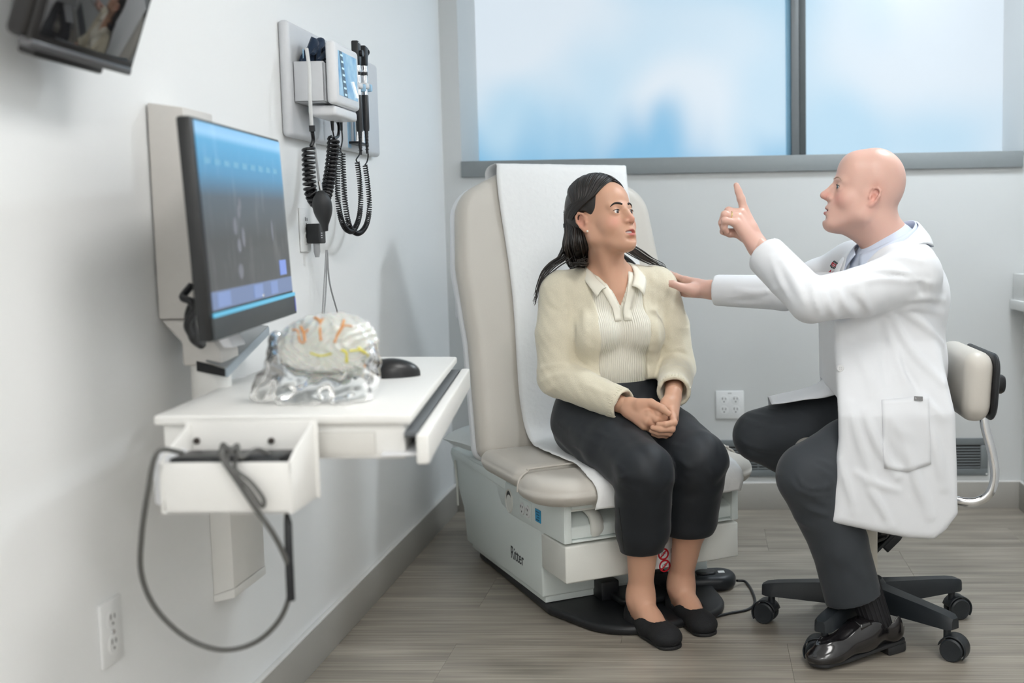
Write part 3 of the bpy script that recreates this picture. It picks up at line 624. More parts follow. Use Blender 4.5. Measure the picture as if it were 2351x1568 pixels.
def cushion(name, outline, z0, z1, r, m, parent, crown=.0, fn=None, seg=7):
    """upholstered slab: outline in 2D, rounded edges of radius r between z0 and z1"""
    rings = []; h = z1-z0; r2 = min(r, h/2)
    prof = [(r*(1-math.sin(t)), z0+r2*(1-math.cos(t))) for t in np.linspace(0, HALF, seg)]
    prof += [(r*(1-math.cos(t)), z1-r2*(1-math.sin(t))) for t in np.linspace(0, HALF, seg)]
    for d, z in prof: rings.append([(p[0], p[1], z) for p in inset(outline, d)])
    c = np.mean(outline, 0); last = np.array(rings[-1])
    for k in (.82, .6, .38, .15): rings.append([(c[0]+(p[0]-c[0])*k, c[1]+(p[1]-c[1])*k, z1+crown*(1-k*k)) for p in last])
    R = np.array(rings); n = R.shape[1]; V = R.reshape(-1, 3)
    if fn: V = np.array([fn(v) for v in V])
    Fc = [(i*n+j, i*n+(j+1) % n, (i+1)*n+(j+1) % n, (i+1)*n+j) for i in range(len(R)-1) for j in range(n)]
    Fc += [tuple(range(n))[::-1], tuple((len(R)-1)*n+j for j in range(n))]
    return mesh(name, V, Fc, m, parent)
# base body (side profile extruded across), toe skirt, black foot plate
prof = [(.895, .362), (.905, .345), (.90, .325), (.79, .19), (.765, .165), (.735, .05), (.0, .05), (.0, .14), (-.02, .255), (-.18, .265), (-.18, .30), (.0, .375), (.30, .375)]
prism('base_body', [(-.283, y, z) for y, z in prof], (.566, 0, 0), BODY, ch, bev=.006, seg=3, angle=50)
lathe_pts = [(-.270, .72, .028), (.270, .72, .028), (.270, .012, .028), (-.270, .012, .028)]
prism('toe_skirt', lathe_pts, (0, 0, .023), BODY, ch, bev=.004)
bp = rounded([(-.262, .70), (.262, .70), (.275, -.02), (.19, -.315), (-.19, -.315), (-.275, -.02)][::-1], [.05, .05, .05, .17, .17, .05][::-1])
cushion('foot_plate', bp, 0, .027, .012, RUB, ch)
for _x in (-.085, .085): box('caster_bracket', (_x-.03, -.055, .027), (_x+.03, .012, .085), BLK, ch, bev=.006)
cushion('caster_foot', rounded([(-.085, -.16), (.085, -.16), (.085, 0), (-.085, 0)], .05), .027, .05, .01, BLK, ch)
# panels on the visible side
pan = [cside(*p)[1:] for p in ((1140, 1100), (1143, 1130), (1152, 1156), (1175, 1182), (1225, 1211), (1296, 1250), (1296, 1160))]
prism('side_panel', [(-.286, y, z) for y, z in pan], (.004, 0, 0), BODY, ch, bev=.0015)
top = [(.895, .352), (.90, .331), (-.0, .318), (-.0, .352)]
prism('top_rim', [(-.2865, y, z) for y, z in ((.89, .356), (.898, .335), (.30, .318), (.30, .356))], (.573, 0, 0), BODY, ch, bev=.004)
latch = [cside(*p) for p in ((1046, 1062), (1051, 1110), (1053, 1160))]
tube('latch_edge', [l+(-.002, 0, 0) for l in latch], .004, BOD2, ch, 8); lathe('latch_pin', [(.0001, -.005), (.006, -.004), (.006, 0)], BOD2, ch, 12, 'X', loc=latch[0]+(0, 0, .004))
box('slot', (-.26, .55, .3745), (-.20, .66, .376), DARK, ch, bev=0)
c = cside(1170, 1150)
tube('hinge_ring', [(-.286, c[1]+.030*math.cos(t), c[2]+.036*math.sin(t)) for t in np.linspace(0, 2*math.pi, 28)], .0035, BOD2, ch, 6)
lathe('hinge_cap', [(.0001, -.003), (.026, -.002), (.028, 0)], BOD2, ch, 24, 'X', loc=(-.285, c[1], c[2]-.006)); lathe('hinge_gap', [(.0001, -.0015), (.030, -.001), (.030, 0)], DARK, ch, 24, 'X', loc=(-.2855, c[1], c[2]+.008))
# duplex receptacle on the side
c = cside(1208, 1171); dx = bpy.data.objects.new('side_outlet', None); link(dx, ch); dx.location = (-.286, c[1], c[2]); dx.rotation_euler = (0, 0, -HALF)
bpl = mat('outlet_face_grey', (.72, .74, .72), .4); box('outlet_plate', (-.05, -.0015, -.028), (.05, 0, .030), BODY, dx, bev=.001)
for k in (-1, 1):
    e = lathe('outlet_face', [(.0001, -.005), (.0185, -.005), (.0195, -.001)], PLATE, dx, 20, 'Y', loc=(k*.023, 0, 0))
    boxes('outlet_slots', [((-.008, -.0056, .003), (-.005, -.005, .011)), ((.005, -.0056, .003), (.008, -.005, .010)), ((-.002, -.0056, -.011), (.002, -.005, -.006))], SLOT, e, bev=0)
# blue sticker
c = cside(1237, 1184); STK = mat('sticker_cyan_blue', (.02, .33, .60), .4, var=.03)
stk = box('blue_sticker', (-.2885, -.021, -.019), (-.2865, .021, .019), STK, ch, bev=0, loc=(0, c[1], c[2]))
for k in range(4): box('sticker_line', (-.2890, -.015+.003*(k % 2), .010-k*.008), (-.2886, .015-.006*(k % 3), .013-k*.008), mat('sticker_ink', (.01, .08, .18), .5), stk, bev=0)
MR = Matrix(((0, 0, -1), (-1, 0, 0), (0, 1, 0))).to_euler()
c = cside(1186, 1277); text('brand_lettering', 'Ritter', .058, mat('lettering_dark_grey', (.03, .035, .04), .5), ch, (-.2835, c[1], c[2]-.018), MR, sx=.86)
# drawer and the open front bay with its two stirrups
dw = box('drawer', (-.284, -.19, .142), (.284, -.002, .250), BOD2, ch, bev=.006, seg=3)
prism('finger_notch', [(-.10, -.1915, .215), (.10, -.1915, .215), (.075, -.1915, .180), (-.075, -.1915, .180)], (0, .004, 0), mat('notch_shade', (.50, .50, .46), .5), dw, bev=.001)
boxes('bay_frame', [((-.285, -.19, .257), (-.262, .0, .380)), ((.262, -.19, .257), (.285, .0, .380)), ((-.262, -.185, .352), (.262, -.02, .380)), ((-.262, -.188, .257), (.262, .0, .264))], BODY, ch, bev=.004)
box('bay_back', (-.262, -.012, .264), (.262, -.004, .352), DARK, ch, bev=0)
box('bay_roof', (-.262, -.18, .346), (.262, -.01, .352), BOD2, ch, bev=.001)
box('head_plate', (-.20, -.197, .356), (.20, -.19, .384), BOD2, ch, bev=.003)
for sg in (-1, 1):
    st = boxes('stirrup', [((-.03, -.12, .266), (.03, -.02, .325))], BOD2, ch, bev=.008, loc=(sg*.228, 0, 0))
    prism('stirrup_socket', [(.045*-sg-.04, -.115, .268), (.045*-sg+.04, -.115, .268), (.045*-sg+.038, -.115, .335), (.045*-sg-.038, -.115, .335)], (0, .085, 0), BODY, st, bev=.012, seg=3)
    tube('stirrup_arm', spline([(.0*sg, -.05, .338), (-.03*sg, -.12, .340), (-.045*sg, -.165, .325), (-.05*sg, -.175, .290), (-.05*sg, -.168, .272)]), [.013, .016, .022, .026, .024], BOD2, st, 14, flat=.55)
    box('socket_hole', (-.022, -.1215, .280), (.006, -.119, .322), SLOT, st, bev=.001)
# warning label with drawings and two prohibition signs
LBL = mat('label_white', (.80, .80, .79), .45, var=.01); INK = mat('label_ink', (.06, .06, .065), .6); RED = mat('sign_red', (.62, .01, .025), .5, var=.02); LGY = mat('label_grey', (.38, .38, .37), .5)
wlb = box('warning_label', (.005, -.1925, .146), (.125, -.1905, .245), LBL, ch, bev=0)
wl2 = box('upper_label_panel', (.005, -.1985, .25), (.125, -.1965, .355), LBL, ch, bev=0)
def ring(c, R, m, parent, y):
    tube('sign_ring', [(c[0]+R*math.cos(t), y, c[2]+R*math.sin(t)) for t in np.linspace(0, 2*math.pi, 33)], .0026, m, parent, 6)
    tube('sign_bar', [(c[0]-R*.68, y, c[2]-R*.68), (c[0]+R*.68, y, c[2]+R*.68)], .0022, m, parent, 6)
    for a, b_ in (((-.4, .1), (.3, .45)), ((-.3, -.35), (.45, .1)), ((-.45, .1), (-.3, -.35)), ((0, .3), (.1, -.4))):
        tube('sign_drawing', [(c[0]+R*a[0], y+.001, c[2]+R*a[1]), (c[0]+R*b_[0], y+.001, c[2]+R*b_[1])], .0010, INK, parent, 4)
ring(cfront(1523, 1272, -.1925), .0155, RED, wlb, -.1932)
ring(cfront(1526, 1302, -.1925)+(0, 0, .004), .0165, RED, wlb, -.1932)
c = cfront(1552, 1262, -.1925); prism('label_drawing', [(c[0]-.018, -.1927, c[2]-.008), (c[0]+.02, -.1927, c[2]+.0), (c[0]+.02, -.1927, c[2]+.02), (c[0]-.018, -.1927, c[2]+.006)], (0, .0003, 0), LGY, wlb, bev=0)
c = cfront(1528, 1228, -.1925)
prism('label_drawing', [(c[0]-.022, -.1927, c[2]+.002), (c[0]+.022, -.1927, c[2]+.006), (c[0]+.015, -.1927, c[2]+.014), (c[0]-.012, -.1927, c[2]+.013)], (0, .0003, 0), LGY, wlb, bev=0)
for k in range(9):
    a = random.uniform(-.022, .018); tube('label_stroke', [(c[0]+a, -.1930, c[2]-.012+random.uniform(0, .012)), (c[0]+a+.012, -.1930, c[2]-.006+random.uniform(0, .018))], .0009, INK, wlb, 4)
# upholstery: rear seat section, front seat section, piping, backrest with shell
so = rounded([(-.382, .285), (.342, .285), (.342, -.084), (-.382, -.084)][::-1], .05)
def sag(v):
    e = abs(v[0]+.02)/.362; return (v[0], v[1], v[2]+.012*max(0, e-.55)**2*6-(.018 if v[2] < .40 and e > .8 else 0)*0)
cushion('seat_cushion', so, .382, .458, .045, VINYL, ch, .010, sag)
fo = rounded([(-.384, -.040), (.344, -.040), (.344, -.268), (-.384, -.268)][::-1], [.052, .052, .13, .13][::-1], 10)
cushion('front_cushion', fo, .372, .452, .050, VINYL, ch, .008)
tube('piping', spline([(-.384, -.086, .40), (-.378, -.086, .434), (-.352, -.086, .456), (-.29, -.084, .4635), (.25, -.084, .4635), (.312, -.086, .456), (.338, -.086, .434), (.344, -.086, .40)], 6), .0035, VINYL, ch, 8)
for sg in (-1, 1): box('cushion_bracket', (sg*.25-.012, -.19, .36), (sg*.25+.012, -.13, .385), BODY, ch, bev=.003)
LEAN = math.radians(13); HY, HZ = .262, .43
bo = [(x-.02, y) for x, y in rounded([(-.352, 0), (.352, 0), (.345, .38), (.362, .62), (.340, .86), (.17, .945), (-.17, .945), (-.340, .86), (-.362, .62), (-.345, .38)], [.042, .042, .3, .3, .12, .2, .2, .12, .3, .3], 7)]
bkr = bpy.data.objects.new('backrest', None); link(bkr, ch); bkr.location = (0, HY, HZ)
bkr.rotation_euler = Matrix(((1, 0, 0), (0, math.sin(LEAN), math.cos(LEAN)), (0, math.cos(LEAN), -math.sin(LEAN)))).to_euler()   # local x across, y up the back, z to the rear
bkr.matrix_basis = Matrix.Translation((0, HY, HZ)) @ Matrix(((1, 0, 0, 0), (0, math.sin(LEAN), -math.cos(LEAN), 0), (0, math.cos(LEAN), math.sin(LEAN), 0), (0, 0, 0, 1)))  # z points forward
cushion('back_cushion', bo, -.085, 0, .038, VINYL, bkr, .006)
cushion('back_shell', inset(bo, -.004), -.108, -.062, .018, WPL, bkr)
pd = cside(1058, 706, -.40)
box('grab_handle', (-.030, -.012, -.040), (.0, .014, .040), WPL, ch, bev=.010, seg=3, loc=chl(at(1066, 706, Y=3.82)))
def backpt(x, l, off): return np.array([x, HY+math.sin(LEAN)*l-math.cos(LEAN)*off, HZ+math.cos(LEAN)*l+math.sin(LEAN)*off])
# paper strip over the backrest, the seat and the front edge
G = []; rnd = np.random.RandomState(3)
line = [backpt(0, .60, -.118), backpt(0, .80, -.116), backpt(0, .925, -.110), backpt(0, .962, -.085), backpt(0, .968, -.045), backpt(0, .955, -.004), backpt(0, .90, .010), backpt(0, .75, .0105), backpt(0, .55, .0105), backpt(0, .35, .0105), backpt(0, .18, .0105), backpt(0, .075, .014), np.array([0, .215, .474]), np.array([0, .13, .4755]), np.array([0, 0, .4755]), np.array([0, -.10, .4715]), np.array([0, -.17, .468]), np.array([0, -.225, .460]), np.array([0, -.265, .440]), np.array([0, -.280, .405]), np.array([0, -.277, .368])]
line = spline(line, 5)
for i, p in enumerate(line):
    row = []
    for j in range(33):
        s = j/32; x = -.226+.47*s; b_ = .0022*math.sin(i*.9+s*23)*math.sin(s*9+i*.31)+.0015*math.sin(i*2.1+s*41)
        q = np.array(p); q[0] = x+.006*math.sin(i*.35)
        q[2] += abs(b_)*(1 if i > 55 else .25); q[1] -= abs(b_)*(.6 if 20 < i < 60 else .2)
        row.append(chw(q))
    G.append(row)
pp = grid_mesh('exam_paper', G, PAPER, None, .0009); tag(pp, 'white crinkled exam table paper draped over backrest and seat', 'exam paper')
# pillow on the rear deck behind the backrest
pl = thing('pillow', 'white pillow lying behind the exam chair backrest', 'pillow', chw((-.155, .56, .392)), CA+.15)
G = []
for i in range(25):
    row = []
    for j in range(25):
        u, v = i/24*2-1, j/24*2-1; h = max(0, (1-u**4)*(1-v**4))**.5
        row.append((u*.20*(1-.12*(1-abs(v))*0-.06*(1-v*v)), v*.16*(1-.06*(1-u*u)), h*.055))
    G.append(row)
up = np.array(G); lo = up.copy(); lo[..., 2] *= -.75
PIL = mat('pillow_white', (.72, .76, .76), .8, bump=.2, scale=60, var=.02)
def shift(A): A = A.copy(); A[..., 2] += .043; return A
grid_mesh('pillow_top', shift(up), PIL, pl); grid_mesh('pillow_underside', shift(lo)[:, ::-1], PIL, pl)
# foot control with cord
fc = thing('foot_control', 'black oval foot control pedal on the floor beside the exam chair', 'foot pedal', (at(1628, 1330, Z=0.02)[0], at(1628, 1335, Z=0.02)[1], 0), .15)
cushion('pedal_body', rounded([(-.095, -.06), (.085, -.06), (.085, .06), (-.095, .06)], .058, 10), 0, .052, .022, mat('pedal_black', (.012, .015, .019), .42, var=.08), fc)
cushion('pedal_button', rounded([(-.045, -.035), (.02, -.035), (.02, .01), (-.045, .01)], .02), .05, .060, .006, BLK, fc)
cushion('pedal_button', rounded([(-.075, -.048), (-.045, -.048), (-.045, -.02), (-.075, -.02)], .01), .05, .058, .005, BLK, fc)
boxes('pedal_mark', [((.028, -.018, .0522), (.048, .004, .0528))], LBL, fc, bev=0); boxes('pedal_mark', [((-.064, -.038, .0582), (-.056, -.031, .0586)), ], LBL, fc, bev=0)
tube('pedal_cord', [Vector(q)-fc.location if False else fc.matrix_basis.inverted() @ Vector(q) for q in spline([at(1692, 1333, Z=.02), at(1712, 1336, Z=.006), at(1728, 1360, Z=.004), at(1733, 1385, Z=.004), at(1715, 1400, Z=.004), at(1675, 1408, Z=.004), at(1640, 1418, Z=.004), at(1600, 1440, Z=.004)], 8)], .0042, BLK, fc, 8)
# ================================================================== DOCTOR'S STOOL
sx_, sy_ = .445, 3.135
STB = mat('stool_base_black', (.016, .020, .024), .42, bump=.08, scale=300, var=.08)
stl = thing('rolling_stool', 'rolling stool with taupe seat, small backrest and black five star base', 'stool', (sx_, sy_, 0))
for k in range(5):
    a = math.radians(22+72*k); c, s = math.cos(a), math.sin(a)
    V = []; W_ = [(.02, .034, .078, .145), (.10, .030, .080, .138), (.20, .026, .083, .130), (.262, .0255, .085, .124), (.288, .024, .085, .120), (.301, .014, .086, .114)]
    rings = []
    for r, w, z0, z1 in W_:
        ring_ = []
        for (dx, dz) in ((-1, 0), (-.93, .75), (-.68, 1), (.68, 1), (.93, .75), (1, 0)):
            ring_.append((r*c-dx*w*s, r*s+dx*w*c, z0+(z1-z0)*dz))
        rings.append(ring_)
    R_ = np.array(rings); n = 6; Fc = [(i*n+j, i*n+(j+1) % n, (i+1)*n+(j+1) % n, (i+1)*n+j) for i in range(5) for j in range(n)]+[tuple(range(n)), tuple(30+j for j in range(n))[::-1]]
    mesh('leg', R_.reshape(-1, 3), Fc, STB, stl, angle=50)
    ca = [.3, 1.9, 2.7, 2.9, -.55][k]; cx, cy = .275*c, .275*s
    cs = bpy.data.objects.new('caster', None); link(cs, stl); cs.location = (cx, cy, 0); cs.rotation_euler = (0, 0, ca)
    lathe('stem', [(.0001, .055), (.010, .055), (.010, .088), (.0001, .088)], STB, cs, 12)
    for sd in (-1, 1):
        lathe('wheel', [(.0001, sd*.006), (.029, sd*.006), (.031, sd*.009), (.031, sd*.022), (.027, sd*.0255), (.02, sd*.024), (.0001, sd*.0265)], STB, cs, 24, 'Y', loc=(.018, 0, .031))
    G = [[(.018+.0345*math.cos(t), y, .031+.0345*math.sin(t)) for y in (-.021, -.012, 0, .012, .021)] for t in np.linspace(-.6, math.pi-.25, 18)]
    grid_mesh('hood', G, STB, cs, .003)
lathe('hub', [(.0001, .08), (.045, .08), (.05, .09), (.05, .14), (.038, .155), (.0001, .155)], STB, stl, 28)
lathe('gas_column', [(.0001, .15), (.026, .15), (.026, .34), (.0001, .34)], mat('column_cream', (.66, .62, .54), .4, var=.01), stl, 24)
lathe('piston', [(.0001, .34), (.014, .34), (.014, .47), (.0001, .47)], CHR, stl, 20)
box('mechanism', (-.09, -.06, .44), (.12, .06, .475), STB, stl, bev=.01)
def circ(r, n=48): return [(r*math.cos(2*math.pi*k/n), r*math.sin(2*math.pi*k/n)) for k in range(n)]
cushion('seat', circ(.205), .475, .555, .036, VINYL, stl, .006)
bkx = .262
bk_ = bpy.data.objects.new('stool_back', None); link(bk_, stl); bk_.location = (bkx, -.02, .715)
bk_.matrix_basis = Matrix.Translation((bkx, -.02, .715)) @ Matrix.Rotation(.06, 4, 'Y') @ Matrix(((0, 0, -1, 0), (1, 0, 0, 0), (0, 1, 0, 0), (0, 0, 0, 1)))    # z faces the sitter
cushion('back_cushion', rounded([(-.19, -.092), (.19, -.092), (.19, .092), (-.19, .092)], .05, 8), -.030, .045, .034, VINYL, bk_, .004)
cushion('back_shell', rounded([(-.186, -.088), (.186, -.088), (.186, .088), (-.186, .088)], .05, 8), -.046, -.029, .012, BLK, bk_)
lathe('tension_knob', [(.0001, -.085), (.022, -.085), (.026, -.078), (.026, -.066), (.015, -.060), (.015, -.045), (.0001, -.045)], BLG, bk_, 24, loc=(-.07, .0, 0))
lathe('bolt', [(.0001, -.056), (.007, -.054), (.007, -.046)], CHR, bk_, 12, loc=(-.07, .05, 0))
tube('back_tube', spline([(.295, -.085, .66), (.298, -.088, .60), (.318, -.092, .52), (.325, -.092, .455), (.305, -.09, .405), (.25, -.085, .388), (.15, -.05, .415), (.06, -.02, .45)], 8), .0125, CHR, stl, 14, flat=.7)
# ================================================================== SMOOTH BODY SURFACES (distance field -> mesh)
f32 = np.float32
def _n(v): return np.sqrt((v*v).sum(-1))
class Field:
    """ordered list of blended primitives: add / cut, each with a bounding sphere"""
    def __init__(s): s.p = []; s.mods = []
    def _add(s, fn, c, r, op, k): s.p.append((fn, np.array(c, float), float(r), op, k)); return s
    def cone(s, a, b, ra, rb, k=.02, op='+', rip=None):
        a = np.array(a, f32); b = np.array(b, f32); ab = b-a; L2 = float(ab@ab)+1e-9
        def fn(P):
            t = np.clip(((P-a)@ab)/L2, 0, 1); r = ra+(rb-ra)*t
            if rip: amp, fr, ph, t0, t1 = rip; r = r+amp*np.sin(fr*t+ph)*np.clip((t-t0)/.08, 0, 1)*np.clip((t1-t)/.08, 0, 1)
            return _n(P-a-t[:, None]*ab)-r
        return s._add(fn, (a+b)/2, math.sqrt(L2)/2+max(ra, rb)+(.01 if rip else 0), op, k)
    def chain(s, pts, rs, k=.01, op='+'):
        for i in range(len(pts)-1): s.cone(pts[i], pts[i+1], rs[i], rs[i+1], k, op)
        return s
    def ell(s, c, r, R=None, k=.02, op='+'):
        c = np.array(c, f32); r = np.array(r if np.ndim(r) else (r, r, r), f32); M = np.eye(3, dtype=f32) if R is None else np.array(R, f32)
        def fn(P):
            q = (P-c)@M; k0 = _n(q/r); k1 = _n(q/(r*r)); return k0*(k0-1)/np.maximum(k1, 1e-6)
        return s._add(fn, c, r.max(), op, k)
    def custom(s, fn, c, r, k=.02, op='+'): return s._add(fn, c, r, op, k)
    def merge(s, o): s.p += o.p; return s
    def __call__(s, P, sel=None, tile=None):
        P = P.astype(f32); d = np.full(len(P), 1.0, f32)
        for i, (fn, c, r, op, k) in enumerate(s.p):
            if sel is not None and not sel[i]: continue
            e = fn(P)
            if op == '+':
                h = np.clip(.5+.5*(d-e)/k, 0, 1); d = d+(e-d)*h-k*h*(1-h)
            elif op == '-':
                h = np.clip(.5-.5*(d+e)/k, 0, 1); d = d+(-e-d)*h+k*h*(1-h)
            else:  # '&'
                h = np.clip(.5-.5*(d-e)/k, 0, 1)*1.0; h = np.clip(.5+.5*(e-d)/k, 0, 1); d = d+(e-d)*h+k*h*(1-h)
        for m in s.mods:
            if isinstance(m, tuple):
                if tile is not None and np.linalg.norm(tile[0]-m[1]) > m[2]+tile[1]: continue
                d = d+m[0](P)
            else: d = d+m(P)
        return d
    def mesh(s, lo, hi, h):
        lo = np.array(lo, float); hi = np.array(hi, float); B = 12; n = np.ceil((hi-lo)/(h*B)).astype(int)
        D = np.full(n*B+1, .5, f32); T = h*B; R = T*.87
        I = np.stack(np.meshgrid(*[np.arange(k) for k in n], indexing='ij'), -1).reshape(-1, 3); C = lo+(I+.5)*T
        g = np.arange(B+1)*h; L = np.stack(np.meshgrid(g, g, g, indexing='ij'), -1).reshape(-1, 3)
        dc = s(C)
        for i, c, d0 in zip(I, C, dc):
            a = i*B
            if abs(d0) > R*1.25+.012:
                if d0 < 0: D[a[0]:a[0]+B+1, a[1]:a[1]+B+1, a[2]:a[2]+B+1] = -.5
        for i, c, d0 in zip(I, C, dc):
            if abs(d0) > R*1.25+.012: continue
            a = i*B
            sel = [op != '+' or np.linalg.norm(c-pc) < pr+R+k+.03 for fn, pc, pr, op, k in s.p]
            sel = [sl and (op == '+' or np.linalg.norm(c-pc) < pr+R+k+.03) for sl, (fn, pc, pr, op, k) in zip(sel, s.p)]
            D[a[0]:a[0]+B+1, a[1]:a[1]+B+1, a[2]:a[2]+B+1] = s(lo+a*h+L, sel, (c, R)).reshape(B+1, B+1, B+1)
        S = D < 0; sh = np.array(D.shape); cs = sh-1
        acc = {}; quads = []; pos = np.zeros((int(cs.prod()), 3), f32); cnt = np.zeros(int(cs.prod()), f32)
        def cid(i, j, k): return (i*cs[1]+j)*cs[2]+k
        for ax in range(3):
            s0 = [slice(None)]*3; s1 = [slice(None)]*3; s0[ax] = slice(0, -1); s1[ax] = slice(1, None)
            X = np.argwhere(S[tuple(s0)] != S[tuple(s1)])
            b1, b2 = [(1, 2), (2, 0), (0, 1)][ax]
            ok = (X[:, b1] > 0) & (X[:, b2] > 0) & (X[:, b1] < cs[b1]) & (X[:, b2] < cs[b2]); X = X[ok]
            e = np.zeros(3, int); e[ax] = 1; Y = X+e
            d0 = D[X[:, 0], X[:, 1], X[:, 2]]; d1 = D[Y[:, 0], Y[:, 1], Y[:, 2]]; t = d0/(d0-d1)
            pt = X.astype(f32); pt[:, ax] += t
            u = np.zeros(3, int); v = np.zeros(3, int); u[b1] = 1; v[b2] = 1
            ids = [cid(*(X-o).T) for o in (u*0, u, u+v, v)]
            for q in ids: np.add.at(pos, q, pt); np.add.at(cnt, q, 1)
            Q = np.stack(ids, 1); fl = d0 > 0; Q[fl] = Q[fl][:, ::-1]; quads.append(Q[:, ::-1] if True else Q)
        Q = np.concatenate(quads); used = np.unique(Q); V = pos[used]/cnt[used][:, None]*h+lo
        mp = np.full(int(cs.prod()), -1); mp[used] = np.arange(len(used))
        V = V.astype(float)
        return V, mp[Q], None
def quick_mesh(name, V, Q, m, parent=None, loc=None, col=None):
    me = bpy.data.meshes.new(name); me.vertices.add(len(V)); me.vertices.foreach_set('co', np.asarray(V, f32).ravel())
    me.loops.add(Q.size); me.loops.foreach_set('vertex_index', Q.astype(np.int32).ravel())
    me.polygons.add(len(Q)); me.polygons.foreach_set('loop_start', np.arange(0, Q.size, 4, dtype=np.int32)); me.polygons.foreach_set('loop_total', np.full(len(Q), 4, np.int32))
    me.polygons.foreach_set('use_smooth', np.ones(len(Q), bool)); me.update(calc_edges=True); me.validate()
    if m: me.materials.append(m)
    if col is not None:
        at_ = me.color_attributes.new('col', 'FLOAT_COLOR', 'POINT'); at_.data.foreach_set('color', np.concatenate([col, np.ones((len(V), 1))], 1).astype(f32).ravel())
    o = bpy.data.objects.new(name, me); link(o, parent)
    if loc is not None: o.location = loc
    return o
def smooth_mesh(V, Q, it=2, w=.5):
    V = V.copy(); E = np.concatenate([Q[:, [0, 1]], Q[:, [1, 2]], Q[:, [2, 3]], Q[:, [3, 0]]])
    for _ in range(it):
        A = np.zeros_like(V); c = np.zeros(len(V)); np.add.at(A, E[:, 0], V[E[:, 1]]); np.add.at(A, E[:, 1], V[E[:, 0]]); np.add.at(c, E[:, 0], 1); np.add.at(c, E[:, 1], 1)
        V = V*(1-w)+w*A/np.maximum(c, 1)[:, None]
    return V
def field_obj(name, F, lo, hi, h, m, parent, base, smooth=1, colfn=None):
    V, Q, _ = F.mesh(lo, hi, h)
    if smooth: V = smooth_mesh(V, Q, smooth)
    return quick_mesh(name, V-np.array(base), Q, m, parent, None, colfn(V) if colfn else None)
class Frame:
    """local frame: x = person's left, y = backward, z = up"""
    def __init__(s, o, face, up=(0, 0, 1)):
        s.o = np.array(o, float); f = np.array(face, float); f /= np.linalg.norm(f); u = np.array(up, float); u = u-f*(u@f); u /= np.linalg.norm(u)
        s.R = np.stack([np.cross(u, f), -f, u], 1)          # columns: left, back, up
    def w(s, p): return s.o+s.R@np.array(p, float)
    def l(s, P): return (np.asarray(P)-s.o)@s.R
def hit(F, o, d, t0=0., t1=.4, n=80):
    """first surface point of field F along a ray"""
    ts = np.linspace(t0, t1, n); o = np.array(o, float); d = np.array(d, float)/np.linalg.norm(d)
    v = F(o+ts[:, None]*d); i = np.argmax(v < 0)
    if v[i] >= 0: i = int(np.argmin(v)); return o+ts[i]*d
    a, b = ts[max(i-1, 0)], ts[i]
    for _ in range(12):
        m_ = (a+b)/2
        if F((o+m_*d)[None])[0] < 0: b = m_
        else: a = m_
    return o+a*d
def drape(F, fr, pts, off=.004, back=.35):
    """project points (x, z) of frame fr from the front onto field F, offset outward"""
    return np.array([hit(F, fr.w((x, -back, z)), -fr.R[:, 1]*-1, 0, back*1.6)+fr.R[:, 1]*-off for x, z in pts])
